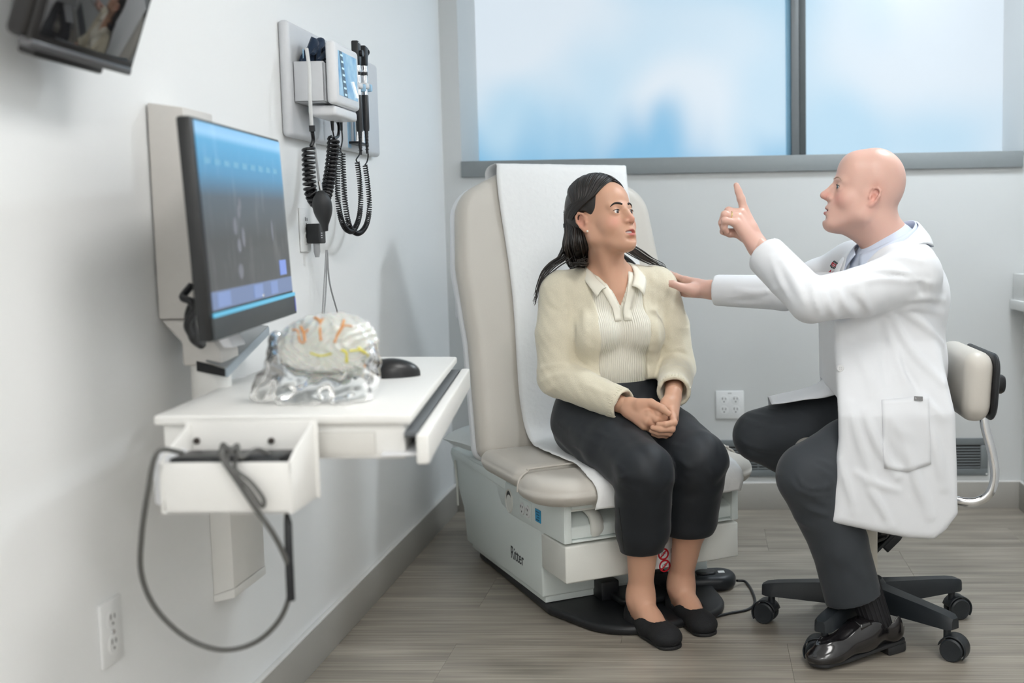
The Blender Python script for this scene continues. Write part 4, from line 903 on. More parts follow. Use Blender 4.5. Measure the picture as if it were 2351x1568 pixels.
# ------------------------------------------------------------------ head in canonical coordinates
def head_field(fr, sc=1.0, male=True, mouth=.0032, eye_open=.0042, ys=1.0):
    F = Field(); R = fr.R; P = lambda *p: fr.w(np.array(p)*sc*np.array((1, ys, 1)))
    def E(c, r, k=.02, op='+', rx=0): 
        M = R
        if rx: cx, sx = math.cos(rx), math.sin(rx); M = R@np.array([[1, 0, 0], [0, cx, -sx], [0, sx, cx]])
        F.ell(P(*c), np.array(r if np.ndim(r) else (r,)*3)*sc*np.array((1, ys, 1)), M, k*sc, op)
    def Cn(a, b, ra, rb, k=.015, op='+'): F.cone(P(*a), P(*b), ra*sc, rb*sc, k*sc, op)
    E((0, .014, .050), (.0755, .093, .084))
    E((0, .050, .012), (.060, .046, .058), .03)
    E((0, -.030, -.012), (.063 if male else .062, .062, .088), .03)
    E((0, -.056, .058), (.056, .042, .047), .03) if male else E((0, -.050, .058), (.055, .040, .045), .03)
    for s in (-1, 1):
        E((s*.041, -.052, -.024), (.024, .028, .024), .02) if male else E((s*.040, -.050, -.032), (.029, .031, .031), .02)
        Cn((s*.055, .002, -.052), (s*.022, -.066, -.092), .017 if male else .015, .016, .025)
        Cn((s*.055, .002, -.052), (s*.058, .012, -.01), .018 if male else .015, .014, .03)
        Cn((s*.010, -.0885, .021), (s*.043, -.075, .022), .0095 if male else .0075, .0085 if male else .007, .014)
    E((0, -.080, -.096), (.022 if male else .019, .018, .018), .022)
    E((0, -.072, -.060), (.036, .030, .032), .02)
    Cn((0, -.0, -.058), (0, -.055, -.086), .042, .025, .025)
    for s in (-1, 1):
        E((s*.0315, -.103, .0035), (.0175, .0185, .0145), .010, '-')
        E((s*.0315, -.0765, .004), (.0165, .0150, .0140), .005)
        E((s*.0315, -.0925, .0035), (.0145, .0105, eye_open), .0016, '-')
    # nose
    tip = (0, -.1185, -.026) if male else (0, -.111, -.026)
    Cn((0, -.087, .016), (0, -.098, .000), .0078, .0085, .010); Cn((0, -.098, .000), tip, .0085, .0105 if male else .0095, .008)
    for s in (-1, 1):
        E((s*.0125, -.098, -.0305), (.0085, .0105, .0075), .007)
    E((0, -.098, -.033), (.008, .016, .007), .007); E((0, -.088, -.022), (.015, .016, .016), .010)
    for s in (-1, 1): E((s*.0068, -.1045, -.0375), (.0030, .005, .0028), .002, '-')
    # mouth
    w = .0245 if male else .0250; cz = 0 if male else .0022
    for s in (-1, 1):
        Cn((s*w, -.082, -.0625+cz), (s*.005, -.0985, -.0560), .0036, .0052 if male else .0058, .005)
        Cn((s*w, -.082, -.0630+cz), (s*.0, -.0970, -.0735), .0036, .0058 if male else .0066, .005)
    E((0, -.096, -.0640), (w*.92, .015, mouth), .002, '-')
    E((0, -.097, -.0840), (.020, .010, .0055), .010, '-')
    # ears
    for s in (-1, 1):
        ex = .072; es = .86 if male else 1.0; q_ = lambda x, y, z: (x, (y-.018)*es+.018, z*es)
        E(q_(s*(ex+.004), .020, .000), np.array((.0055, .0165, .026))*np.array((1, es, es)), .006, '+')
        hx = [(s*(ex+.003), .003, .010), (s*(ex+.009), .008, .024), (s*(ex+.0125), .020, .030), (s*(ex+.014), .031, .022), (s*(ex+.0135), .033, .006), (s*(ex+.010), .026, -.012), (s*(ex+.006), .016, -.025), (s*(ex+.003), .008, -.030)]
        F.chain([P(*q_(*q)) for q in hx], [.0032*sc, .0038*sc, .0042*sc, .0042*sc, .004*sc, .004*sc, .006*sc, .0055*sc], .003*sc)
        E(q_(s*(ex+.012), .015, -.002), np.array((.0085, .0095, .0125))*np.array((1, es, es)), .003, '-')
        E(q_(s*(ex+.013), .024, .014), np.array((.006, .005, .009))*np.array((1, es, es)), .003, '-')
        E(q_(s*(ex+.006), .0035, -.005), np.array((.004, .004, .006))*np.array((1, es, es)), .004)
    return F
def skin_colors(fr, sc, base, lip, blush, extra=None, ys=1.0):
    def fn(V):
        L = fr.l(V)/sc/np.array((1, ys, 1)); c = np.tile(np.array(base), (len(V), 1)); x, y, z = L.T
        def mix(w, col): 
            nonlocal c; w = np.clip(w, 0, 1)[:, None]; c = c*(1-w)+np.array(col)*w
        near = (np.abs(z) < .3)
        mix(.65*np.exp(-(((np.abs(x)-.043)/.020)**2+((z+.026)/.018)**2+((y+.07)/.03)**2)), blush)
        mix(.6*np.exp(-((x/.016)**2+((y+.112)/.018)**2+((z+.026)/.012)**2)), blush)
        mix(.55*np.exp(-(((np.abs(x)-.080)/.014)**2+((y-.02)/.02)**2+(z/.032)**2)), blush)
        # lips
        zz = z+.0645; ww = np.abs(x)/.0245; th = np.where(zz > 0, .0095, .0135)*np.clip(1-ww**2, 0, 1)
        lipm = np.clip((th-np.abs(zz))/.002, 0, 1)*np.clip((-.083-y)/.003, 0, 1)*(np.abs(x) < .025)
        mix(lipm, lip)
        if extra: c = extra(c, L, mix) if False else extra(c, L)
        return c
    return fn
def add_face_parts(person, base, fr, sc, iris, brow, lash, look, F, brow_r=.0024, teeth=True, brow_pts=None, ys=1.0):
    """eyes, brows, lashes and teeth as child meshes"""
    EW = mat('eye_white', (.80, .78, .76), .15, var=.01, coat=.5); lk = np.array(look, float); lk /= np.linalg.norm(lk)
    for s in (-1, 1):
        c = fr.w(np.array((s*.0315, -.0765*ys, .004))*sc); r = .0134*sc
        a = np.cross(lk, (0, 0, 1)); a /= np.linalg.norm(a); b = np.cross(a, lk)
        def cap(rad, off, t0, t1, n=7, m=24): return [[c-np.array(base)+(rad+off)*(math.cos(t)*lk+math.sin(t)*(math.cos(q)*a+math.sin(q)*b)) for q in np.linspace(0, 2*math.pi, m, endpoint=False)] for t in np.linspace(t0, t1, n)]
        e = grid_mesh('eyeball', cap(r, 0, 0.001, math.pi-.001, 20, 28), EW, person, closed=True)
        grid_mesh('iris', cap(r, .0003, .001, .50), mat('iris_'+iris[0], iris[1], .1, var=.1, coat=.8), e, closed=True)
        grid_mesh('pupil', cap(r, .0005, .001, .22), mat('pupil_black', (.004, .004, .004), .1, coat=.8), e, closed=True)
        def on(x, y, z, off): 
            p = fr.w(np.array((x, y, z))*sc); d = np.array(fr.R[:, 1]); q = hit(F, p-d*.05, d, 0, .1); return q-d*off-np.array(base)
        bp_ = brow_pts or [(.013, .0235), (.022, .0275), (.033, .0290), (.043, .0255), (.050, .0195)]
        tube('eyebrow', spline([on(s*x, -.08, z, .0004) for x, z in bp_], 4), [brow_r*.9, brow_r*1.15, brow_r, brow_r*.8, brow_r*.3], mat('brow_'+brow[0], brow[1], .8, var=.15), person, 8)
        if lash:
            LP = []
            for q in np.linspace(-.98, .98, 9):
                x = .0150*q; zz = .0002+lash*math.sqrt(max(0, 1-q*q)); yy = -.0150*math.sqrt(max(.02, 1-(x/.0166)**2-(zz/.0142)**2)); LP.append(fr.w((np.array((s*.0315, -.0765*ys, .004))+np.array((x, yy-.0006, zz)))*sc)-np.array(base))
            tube('lashes', spline(LP, 3), [.0006, .0011, .0013, .0012, .0007], mat('lash_dark', (.014, .010, .009), .7), person, 6)
    if teeth:
        G = [[fr.w(np.array((.020*math.sin(t), ys*(-.0665-.0225*math.cos(t)), -.0600-dz))*sc)-np.array(base) for t in np.linspace(-.95, .95, 13)] for dz in (0, .003, .0062)]
        grid_mesh('teeth', G, mat('teeth_white', (.80, .78, .73), .25, var=.01), person, -.004)
# ------------------------------------------------------------------ hands
def push_out(F, pts, off):
    """move points that lie inside (or too near) field F out to distance off"""
    P = np.array(pts, float)
    for _ in range(4):
        d = F(P); e = .002; g = np.stack([F(P+np.eye(3)[k]*e)-F(P-np.eye(3)[k]*e) for k in range(3)], 1); g = g/(np.linalg.norm(g, axis=1)[:, None]+1e-9)
        P = P+g*np.clip(off-d, 0, .05)[:, None]
    return P
def cloth_folds(F, L, near=.9, far=3.6):
    """raise (amp>0) or press (amp<0) fold lines; each line is given by photograph points and laid on the cloth surface"""
    todo = []
    for pts, w, amp in L:
        q = []
        for (px, py) in np.array(spline(pts, 3)):
            o = np.array(at(px, py, Y=2.55)); d = np.array(at(px, py, Y=far))-o; q.append(hit(F, o, d, 0, far-2.5, 140))
        todo.append((np.array(q, f32), w, amp))
    for q, w, amp in todo:
        n = len(q)-1
        def fn(P, q=q, w=w, amp=amp, n=n):
            c = q.mean(0); R = np.abs(q-c).max()+4*w; out = np.zeros(len(P), f32); near = (np.abs(P-c).max(1) < R)
            if not near.any(): return out
            X = P[near]; best = np.full(len(X), 1e9, f32); bt = np.zeros(len(X), f32)
            for i in range(n):
                ab = q[i+1]-q[i]; t = np.clip(((X-q[i])@ab)/(ab@ab+1e-9), 0, 1); r = X-q[i]-t[:, None]*ab; d2 = (r*r).sum(1); m = d2 < best; best = np.where(m, d2, best); bt = np.where(m, (i+t)/n, bt)
            out[near] = -amp*np.exp(-best/(w*w))*np.sin(np.pi*np.clip(bt, .1, .9)); return out
        c_ = q.mean(0); F.mods.append((fn, c_.astype(float), float(np.linalg.norm(q-c_, axis=1).max()+3.2*w)))
def hand_field(F, wrist, fore, mcps, fingers, thumb, s=1.0, pk=.012):
    """wrist, forearm point, 4 knuckles, 4 finger chains (pip, dip, tip), thumb chain (cmc, mcp, ip, tip)"""
    wrist = np.array(wrist); mc = [np.array(m) for m in mcps]
    wl_ = wrist+(mc[0]-mc[3])*.22; wr = wrist-(mc[0]-mc[3])*.22
    F.cone(fore, wrist, .029*s, .0225*s, .02)
    for i, m in enumerate(mc):
        st = wl_+(wr-wl_)*i/3; F.cone(st, m, .0165*s, .0118*s, pk)
    th = [np.array(t) for t in thumb]
    F.cone(wl_, th[0], .016*s, .0165*s, pk); F.cone(th[0], th[1], .0175*s, .0125*s, .010)
    F.cone((th[0]+th[1])/2, (mc[0]+wrist)/2, .012*s, .013*s, .012)
    rr = [(.0108, .0098, .0088, .0072), (.0110, .0100, .0090, .0074), (.0106, .0096, .0086, .0070), (.0094, .0086, .0078, .0064)]
    for i, f in enumerate(fingers):
        pts = [mc[i]]+[np.array(q) for q in f]
        for j in range(3): F.cone(pts[j], pts[j+1], rr[i][j]*s, rr[i][j+1]*s, .0032 if j else .005)
        F.ell(pts[1], rr[i][1]*1.05*s, None, .003)
    F.cone(th[1], th[2], .0122*s, .0108*s, .005); F.cone(th[2], th[3], .0108*s, .0082*s, .0035)
def sleeve_end(F, e, w, t, r):
    ax = (w-e)/np.linalg.norm(w-e); c = e+(w-e)*t
    def cut(P, ax=ax, c=c): q = P-c; al = q@ax; rd = _n(q-al[:, None]*ax); return np.maximum(np.maximum(-al, rd-.085), al-.12)
    F.custom(cut, c+ax*.05, .15, .002, '-'); F.cone(c-ax*.03, c+ax*.05, r, r*1.03, .003, '-')
# ================================================================== SEATED PATIENT
WB = np.array([-.29, 3.42, 0.])
wy = math.radians(22)
WT = Frame(WB, (math.sin(wy), -math.cos(wy), 0))
hp_ = math.radians(16); hy_ = math.radians(53)
hf = np.array([math.sin(hy_)*math.cos(hp_), -math.cos(hy_)*math.cos(hp_), math.sin(hp_)])
WHS = .96
ear = at(1350, 507, Y=3.325)
WH = Frame((0, 0, 0), hf, (0.03, .0, 1)); WH.o = ear+WH.R[:, 0]*.072*WHS
woman = thing('person', 'seated person in cream cardigan and black trousers with clasped hands', 'person', WB)
t_ = WT.w
SKW = (.60, .345, .235); LIPW = (.58, .20, .175); BLW = (.63, .26, .20)
# ---- joints
S = {-1: t_((-.156, .0, .956)), 1: t_((.152, .0, .960))}
EL = {-1: at(1280, 866, Y=3.32), 1: at(1553, 845, Y=3.46)}
WRp = {-1: at(1446, 937, Y=3.185), 1: at(1546, 908, Y=3.225)}
HIP = {-1: t_((-.085, .0, .572)), 1: t_((.085, .0, .572))}
KN = {-1: at(1478, 1082, Y=3.06), 1: at(1604, 1058, Y=3.13)}
AN = {-1: at(1481, 1388, Y=3.075), 1: at(1577, 1380, Y=3.135)}
# ---- body
F = head_field(WH, WHS, False, .0050, .0052)
nk0, nk1 = WH.w((0, .018, -.045)), t_((0, .012, .985))
F.cone(nk0, nk1, .050, .055, .03)
F.cone(t_((-.10, .012, .965)), t_((-.03, .015, 1.008)), .034, .040, .03).cone(t_((.10, .012, .965)), t_((.03, .015, 1.008)), .034, .040, .03)
F.ell(t_((0, .005, .90)), (.140, .086, .115), WT.R, .04)
F.cone(t_((-.14, .005, .940)), t_((.14, .005, .940)), .044, .044, .04)
for s in (-1, 1): F.cone(WH.w((s*.03, .0, -.06)), t_((s*.012, -.055, .955)), .012, .012, .03)
headF = F
TF = Field()
TF.ell(t_((0, .005, .90)), (.140, .086, .115), WT.R, .04).ell(t_((0, 0, .72)), (.125, .090, .13), WT.R, .05).ell(t_((0, .0, .585)), (.155, .110, .095), WT.R, .05)
for s in (-1, 1):
    TF.ell(t_((s*.068, -.078, .835)), (.056, .050, .054), WT.R, .03)
    TF.cone(S[s], EL[s], .043, .036, .03).cone(EL[s], WRp[s], .036, .024, .02)
    TF.cone(HIP[s], KN[s], .075, .055, .04)
HF = Field()
def hp3(L, Y): return [at(1380+x/9.796, 860+y/9.796, Y=Y+dy) for x, y, dy in L]
# right hand lies over the left fingers
mc = hp3([(1095, 740, .012), (1075, 880, -.012), (1040, 1040, -.020), (965, 1160, -.012)], 3.155)
fg = [hp3([(1300, 880, -.008), (1440, 975, .0), (1500, 1010, .01)], 3.145), hp3([(1250, 1010, -.012), (1400, 1050, .0), (1470, 1075, .01)], 3.145), hp3([(1180, 1130, -.01), (1330, 1160, .012), (1400, 1170, .02)], 3.15), hp3([(1100, 1220, .0), (1230, 1240, .015), (1300, 1245, .02)], 3.155)]
th = hp3([(880, 690, .02), (1120, 640, .01), (1370, 760, -.016), (1520, 880, -.018)], 3.145)
hand_field(HF, WRp[-1], EL[-1]+(WRp[-1]-EL[-1])*.55, mc, fg, th, 1.0, .014)
HF2 = Field()
mc = hp3([(1570, 800, .0), (1640, 900, .0), (1650, 1000, .01), (1620, 1100, .02)], 3.165)
fg = [hp3([(1640, 1080, -.028), (1450, 1120, -.040), (1290, 1115, -.038)], 3.155), hp3([(1590, 1225, -.030), (1330, 1235, -.042), (1160, 1195, -.038)], 3.155), hp3([(1530, 1315, -.022), (1280, 1310, -.032), (1130, 1270, -.028)], 3.155), hp3([(1480, 1370, -.01), (1290, 1370, -.018), (1170, 1340, -.014)], 3.155)]
th = hp3([(1480, 640, .015), (1420, 720, .0), (1350, 800, .01), (1290, 850, .02)], 3.17)
hand_field(HF2, WRp[1], EL[1]+(WRp[1]-EL[1])*.5, mc, fg, th, .98, .014)
# feet
FD = {}
for s, (a, b) in {-1: ((1452, 1432), (1551, 1494)), 1: ((1548, 1402), (1642, 1473))}.items():
    h0, t0 = at(*a, Z=0), at(*b, Z=0); d = t0-h0; Lf = np.linalg.norm(d); d /= Lf; FD[s] = (h0, d, .245)
FT = Field()
for s in (-1, 1):
    h0, d, Lf = FD[s]; z = np.array([0, 0, 1.])
    an = h0+d*.055+z*.085; AN[s] = an
    FT.cone(an+z*.0, h0+d*.038+z*.044, .032, .025, .02).cone(an-d*.004, h0+d*.115+z*.046, .032, .027, .03).cone(h0+d*.115+z*.046, h0+d*.185+z*.028, .027, .023, .03).cone(h0+d*.04+z*.036, h0+d*.17+z*.026, .025, .027, .02)
    kn = KN[s]; md = kn+(an-kn)*.50+(0, .018, 0)
    FT.cone(kn, md, .052, .048, .02).cone(md, an+z*.03, .048, .0335, .03).cone(an+z*.03, an, .0335, .033, .02)
    sd = np.cross(z, d)
    for q in (-1, 1): FT.ell(an+sd*q*.026+z*.005, .013, None, .012)
colw = skin_colors(WH, WHS, SKW, LIPW, BLW)
parts_ = []
lo = WH.o-(.16, .16, .30); hi = WH.o+(.16, .16, .17)
V1, Q1, _ = headF.mesh(np.minimum(lo, t_((-.2, -.2, .85))), np.maximum(hi, t_((.2, .15, .95))), .0025)
def bounds(P, m): P = np.array(P); return P.min(0)-m, P.max(0)+m
allm = [(V1, Q1)]
lo, hi = bounds([WRp[-1], WRp[1]], .10); V, Q, _ = HF.mesh(lo, hi, .0022); allm.append((V, Q)); V, Q, _ = HF2.mesh(lo, hi, .0022); allm.append((V, Q))
lo, hi = bounds([AN[-1], AN[1], FD[-1][0], FD[1][0], FD[-1][0]+FD[-1][1]*.25], .07); hi[2] = .33; V, Q, _ = FT.mesh(lo, hi, .004); allm.append((V, Q))
lo, hi = bounds(list(S.values())+list(KN.values())+list(WRp.values())+[t_((0, .12, .5))], .12); V, Q, _ = TF.mesh(lo, hi, .008); allm.append((V, Q))
Vs = []; Qs = []; o_ = 0
for V, Q in allm: V = smooth_mesh(V, Q, 1, .4); Vs.append(V); Qs.append(Q+o_); o_ += len(V)
Vs = np.concatenate(Vs); Qs = np.concatenate(Qs)
SKINW = mat('skin_light_olive', SKW, .42, bump=.05, scale=900, var=.03, sub=.12, vcol='col', spec=.35)
quick_mesh('body', Vs-WB, Qs, SKINW, woman, None, colw(Vs))
add_face_parts(woman, WB, WH, WHS, ('dark_brown', (.035, .016, .008)), ('dark_brown', (.020, .013, .010)), .0050, (.86, -.50, .10), headF, .0030)
# ---- trousers
PNT = mat('black_stretch_trousers', (.010, .013, .017), .62, bump=.12, scale=900, var=.08, sheen=.1)
PF = Field(); PF.ell(t_((0, .0, .600)), (.176, .128, .105), WT.R, .05).ell(t_((0, .02, .66)), (.150, .115, .09), WT.R, .05)
for s in (-1, 1):
    kn = KN[s]; an = AN[s]; md = kn+(an-kn)*.45+(0, .022, 0)
    tm = HIP[s]+(kn-HIP[s])*.55+(0, 0, -.006)
    PF.cone(HIP[s]+(0, 0, -.012), tm, .108, .096, .02).cone(tm, kn, .096, .083, .012).cone(kn, md, .083, .077, .010).cone(md, an+(0, .0, .10), .076, .051, .012)
xm = (KN[-1][0]+KN[1][0])/2-.02
PF.custom(lambda P: np.where(P[:, 0] < xm, .232, .258)-P[:, 2]+.01*(P[:, 0]-xm), (0, 0, 0), 10, .003, '&')
PF.custom(lambda P: P[:, 2]-.715, (0, 0, 0), 10, .004, '&')
PF.mods.append(lambda P: (.0022*np.sin(P[:, 0]*38-P[:, 1]*22+P[:, 2]*70+np.sin(P[:, 0]*60+P[:, 1]*41)*1.4)*np.clip((P[:, 2]-.36)/.1, 0, 1)*np.clip((.60-P[:, 2])/.06, 0, 1)).astype(f32))
cloth_folds(PF, [([(1290, 1005), (1350, 1040)], .006, .004), ([(1310, 985), (1385, 1030)], .006, .004), ([(1335, 975), (1410, 1010)], .006, .004), ([(1405, 1060), (1440, 1085)], .006, .005), ([(1410, 1100), (1450, 1090)], .006, .005), ([(1550, 1050), (1585, 1075)], .006, .005), ([(1545, 1020), (1580, 1030)], .006, .004), ([(1270, 960), (1300, 990)], .006, .004), ([(1420, 1110), (1470, 1130)], .007, .004), ([(1560, 1090), (1600, 1095)], .007, .004)])
lo, hi = bounds(list(HIP.values())+list(KN.values())+list(AN.values())+[t_((0, .13, .72)), t_((-.18, 0, .6))], .11); lo[2] = .21
field_obj('trousers', PF, lo, hi, .005, PNT, woman, WB, 2)
_zp = [(1421+(y-1165)*.12, y) for y in (1165, 1190, 1215, 1240, 1265)]
tube('trouser_zip', [hit(PF, at(x, y, Y=2.8), np.array(at(x, y, Y=3.3))-at(x, y, Y=2.8), 0, .5)-WB for x, y in _zp], .0016, BLK, woman, 6)
# ---- ribbed polo sweater
def rib_mat(name, col, axis_R, freq, depth):
    m = mat(name, col, .75, var=.012, scale=300, sheen=.25); N, L, b = nodes(m)
    tc = N.new('ShaderNodeTexCoord'); dt = N.new('ShaderNodeVectorMath'); dt.operation = 'DOT_PRODUCT'; dt.inputs[1].default_value = axis_R; L.new(tc.outputs['Object'], dt.inputs[0])
    mu = N.new('ShaderNodeMath'); mu.operation = 'MULTIPLY'; mu.inputs[1].default_value = freq; L.new(dt.outputs['Value'], mu.inputs[0])
    si = N.new('ShaderNodeMath'); si.operation = 'SINE'; L.new(mu.outputs[0], si.inputs[0])
    bp = N.new('ShaderNodeBump'); bp.inputs['Strength'].default_value = depth; bp.inputs['Distance'].default_value = .002; L.new(si.outputs[0], bp.inputs['Height']); L.new(bp.outputs[0], b.inputs['Normal'])
    mr = N.new('ShaderNodeMapRange'); mr.inputs[1].default_value = -1; mr.inputs[2].default_value = 1; mr.inputs[3].default_value = .90; mr.inputs[4].default_value = 1.0; L.new(si.outputs[0], mr.inputs[0])
    old = b.inputs['Base Color'].links[0].from_socket; mm = N.new('ShaderNodeMix'); mm.data_type = 'RGBA'; mm.blend_type = 'MULTIPLY'; mm.inputs['Factor'].default_value = 1
    L.new(old, mm.inputs[6]); L.new(mr.outputs[0], mm.inputs[7]); L.new(mm.outputs[2], b.inputs['Base Color']); return m
CRM = (.84, .805, .69)
RIB = rib_mat('cream_rib_knit', CRM, tuple(WT.R[:, 0]), 1050, .55); CRP = mat('cream_plain_knit', CRM, .75, bump=.3, scale=800, var=.015, sheen=.25)
SWF = Field()
SWF.ell(t_((0, .005, .90)), (.148, .096, .122), WT.R, .04).ell(t_((0, 0, .73)), (.142, .106, .13), WT.R, .05).cone(t_((-.135, .005, .955)), t_((.135, .005, .955)), .050, .050, .03)
for s in (-1, 1): SWF.ell(t_((s*.066, -.082, .835)), (.064, .055, .060), WT.R, .035)
SWF.cone(t_((-.08, .012, .978)), t_((.08, .012, .978)), .040, .040, .03)
def vneck(P):
    L = WT.l(P); x, y, z = L.T; w = np.clip((z-.912)*.42, 0, .07); return np.maximum(np.maximum(np.abs(x-.004)-w, y+.02), .912-z)
swear_full = Field().merge(SWF)
SWF.custom(vneck, t_((0, -.1, 1.0)), .25, .003, '-')
SWF.custom(lambda P: (lambda L: np.sqrt(L[:, 0]**2+(L[:, 1]+.012)**2)-.066-np.maximum(0, 1.0-L[:, 2])*-.2)(WT.l(P)), t_((0, 0, 1.04)), .07, .004, '-') if False else None
SWF.cone(t_((0, .0, .99)), t_((0, -.03, 1.10)), .058, .075, .006, '-')
SWF.custom(lambda P: (lambda L: .672+.018*np.clip(np.abs(L[:, 0])/.12, 0, 1)-L[:, 2])(WT.l(P)), (0, 0, 0), 10, .004, '&')
lo, hi = bounds([t_((x, y, z)) for x in (-.22, .22) for y in (-.16, .13) for z in (.66, 1.05)], .01)
field_obj('polo_sweater', SWF, lo, hi, .004, RIB, woman, WB, 2)
# collar leaves, placket bands
def sheet(name, F, rows, m, parent, base, off=.005, th=.0025):
    """rows of (x, z) polylines in the torso frame, draped on the chest"""
    G = [drape(F, WT, r, off)-base for r in rows]; return grid_mesh(name, G, m, parent, th)
def lerp_rows(A, B, n, m): 
    A = np.array(A, float); B = np.array(B, float)
    def rs(C): L = np.concatenate([[0], np.cumsum(np.linalg.norm(np.diff(C, axis=0), axis=1))]); t = np.linspace(0, L[-1], m); return np.stack([np.interp(t, L, C[:, k]) for k in range(C.shape[1])], 1)
    a, b = rs(A), rs(B); return [[tuple(a[j]*(1-i/(n-1))+b[j]*i/(n-1)) for j in range(m)] for i in range(n)]
for s in (-1, 1):
    inner = [(s*.060+.002, 1.012), (s*.046+.003, .985), (s*.028+.004, .955)] if s < 0 else [(s*.060, 1.012), (s*.044, .985), (s*.024+.004, .958)]
    # placket strip along the V
    sheet('placket', swear_full, lerp_rows([(s*.046, 1.015), (s*.004+.004, .905), (.004+s*.004, .873)], [(s*.070, 1.005), (s*.026+.004, .905), (s*.024+.004, .873)], 4, 14), CRP, woman, WB, .0045, .0022)
    # collar leaf: from the neck side down to its point
    A = [t_((s*.058, .048, 1.040)), t_((s*.066, .0, 1.030)), t_((s*.060, -.050, 1.002)), t_((s*.040, -.088, .972))]
    B = [t_((s*.085, .062, 1.018)), t_((s*.098, .0, 1.012)), t_((s*.092, -.062, .985)), t_((s*.072, -.098, .945))]
    def rs3(C, m): C = np.array(spline(C, 5)); L = np.concatenate([[0], np.cumsum(np.linalg.norm(np.diff(C, axis=0), axis=1))]); t = np.linspace(0, L[-1], m); return np.stack([np.interp(t, L, C[:, k]) for k in range(3)], 1)
    a, b = rs3(A, 14), rs3(B, 14); G = [a*(1-i/6)+b*i/6+np.array([0, 0, .007*math.sin(math.pi*i/6)]) for i in range(7)]
    gg = grid_mesh('collar', [list(r-WB) for r in G], CRP, woman, .0035)
# ---- open cardigan with long sleeves
CARD = mat('oatmeal_cardigan', (.69, .635, .495), .85, bump=.55, scale=420, var=.07, sheen=.5)
CF = Field()
CF.ell(t_((0, .012, .90)), (.160, .108, .128), WT.R, .04).ell(t_((0, .008, .75)), (.160, .124, .14), WT.R, .05).cone(t_((-.138, .005, .957)), t_((.138, .005, .962)), .058, .058, .03)
for s in (-1, 1): CF.ell(t_((s*.075, -.078, .83)), (.068, .060, .066), WT.R, .04)
CF.cone(t_((-.085, .015, .982)), t_((.085, .015, .986)), .044, .044, .03)
CF.ell(t_((0, .01, .70)), (.172, .132, .05), WT.R, .04)
def opening(P):
    L = WT.l(P); x, y, z = L.T; xl = -.070-.010*np.clip((z-.9)/.1, 0, 1); xr = .078-.004*np.clip((z-.9)/.1, 0, 1)
    return np.maximum(np.maximum(xl-x, x-xr), y+.010)
CF.custom(opening, t_((0, -.12, .85)), .36, .006, '-')
CF.cone(t_((0, .006, .985)), t_((0, -.04, 1.10)), .074, .085, .010, '-')
CF.custom(lambda P: .692-P[:, 2], (0, 0, 0), 10, .006, '&')
for s in (-1, 1):
    el = EL[s]; wr = WRp[s]; cu = el+(wr-el)*(.83 if s < 0 else .80)
    mid = S[s]+(el-S[s])*.5+WT.R[:, 0]*s*.006
    CF.cone(S[s], mid, .063, .063, .03).cone(mid, el, .063, .058, .012).cone(el, cu, .0585, .048, .012)
    CF.cone(cu, cu+(wr-el)*.07, .0475, .0475, .008)
    sleeve_end(CF, el, wr, (.83 if s < 0 else .80)+.085, .0375)
cloth_folds(CF, [([(1232, 852), (1270, 838), (1318, 842)], .008, .006), ([(1236, 880), (1275, 862), (1322, 860)], .007, .005), ([(1240, 905), (1280, 885)], .008, .004), ([(1310, 690), (1316, 760), (1318, 830)], .008, -.008), ([(1300, 660), (1312, 700)], .008, -.006), ([(1335, 650), (1345, 760), (1350, 860)], .011, .005), ([(1535, 805), (1560, 800), (1582, 810)], .007, .006), ([(1532, 822), (1560, 818), (1586, 828)], .007, .006), ([(1530, 840), (1560, 842), (1586, 850)], .007, .005), ([(1497, 640), (1507, 740), (1515, 840)], .008, .006), ([(1525, 690), (1530, 780)], .008, -.008), ([(1482, 640), (1490, 740)], .006, -.004), ([(1330, 880), (1400, 905)], .008, .004), ([(1255, 700), (1290, 720)], .009, -.004)])
CF.mods.append(lambda P: (.0012*np.sin(P[:, 0]*140+P[:, 2]*90)*np.sin(P[:, 1]*110-P[:, 2]*60)).astype(f32))
cuts = list(EL.values())+list(WRp.values())+[t_((x, y, z)) for x in (-.22, .22) for y in (-.15, .15) for z in (.69, 1.03)]
lo, hi = bounds(cuts, .055)
field_obj('cardigan', CF, lo, hi, .004, CARD, woman, WB, 2)
for s in (-1, 1):      # ribbed cuff rings
    el = EL[s]; wr = WRp[s]; ax = (wr-el)/np.linalg.norm(wr-el); c0 = el+(wr-el)*((.83 if s < 0 else .80)-.03); u = np.cross(ax, (0, 0, 1.)); u /= np.linalg.norm(u); v = np.cross(ax, u)
    L_ = []
    for k in range(34):
        a = 2*math.pi*k/34; dr = u*math.cos(a)+v*math.sin(a); L_.append(([c0+dr*.0478-WB, c0+ax*.022+dr*.0482-WB], .0020))
    tubes('cuff_rib', L_, CARD, woman, 5)['kind'] = 'stuff'
# hem ribs on her right side
L_ = []
for k in range(34):
    a = math.radians(150+k*4.4); p = [t_((.176*math.cos(a), .012-.136*math.sin(a)*-1*-1, z)) for z in (.693, .722)]
    L_.append(([q-WB for q in p], .0024))
tubes('hem_rib', L_, CARD, woman, 5)['kind'] = 'stuff'
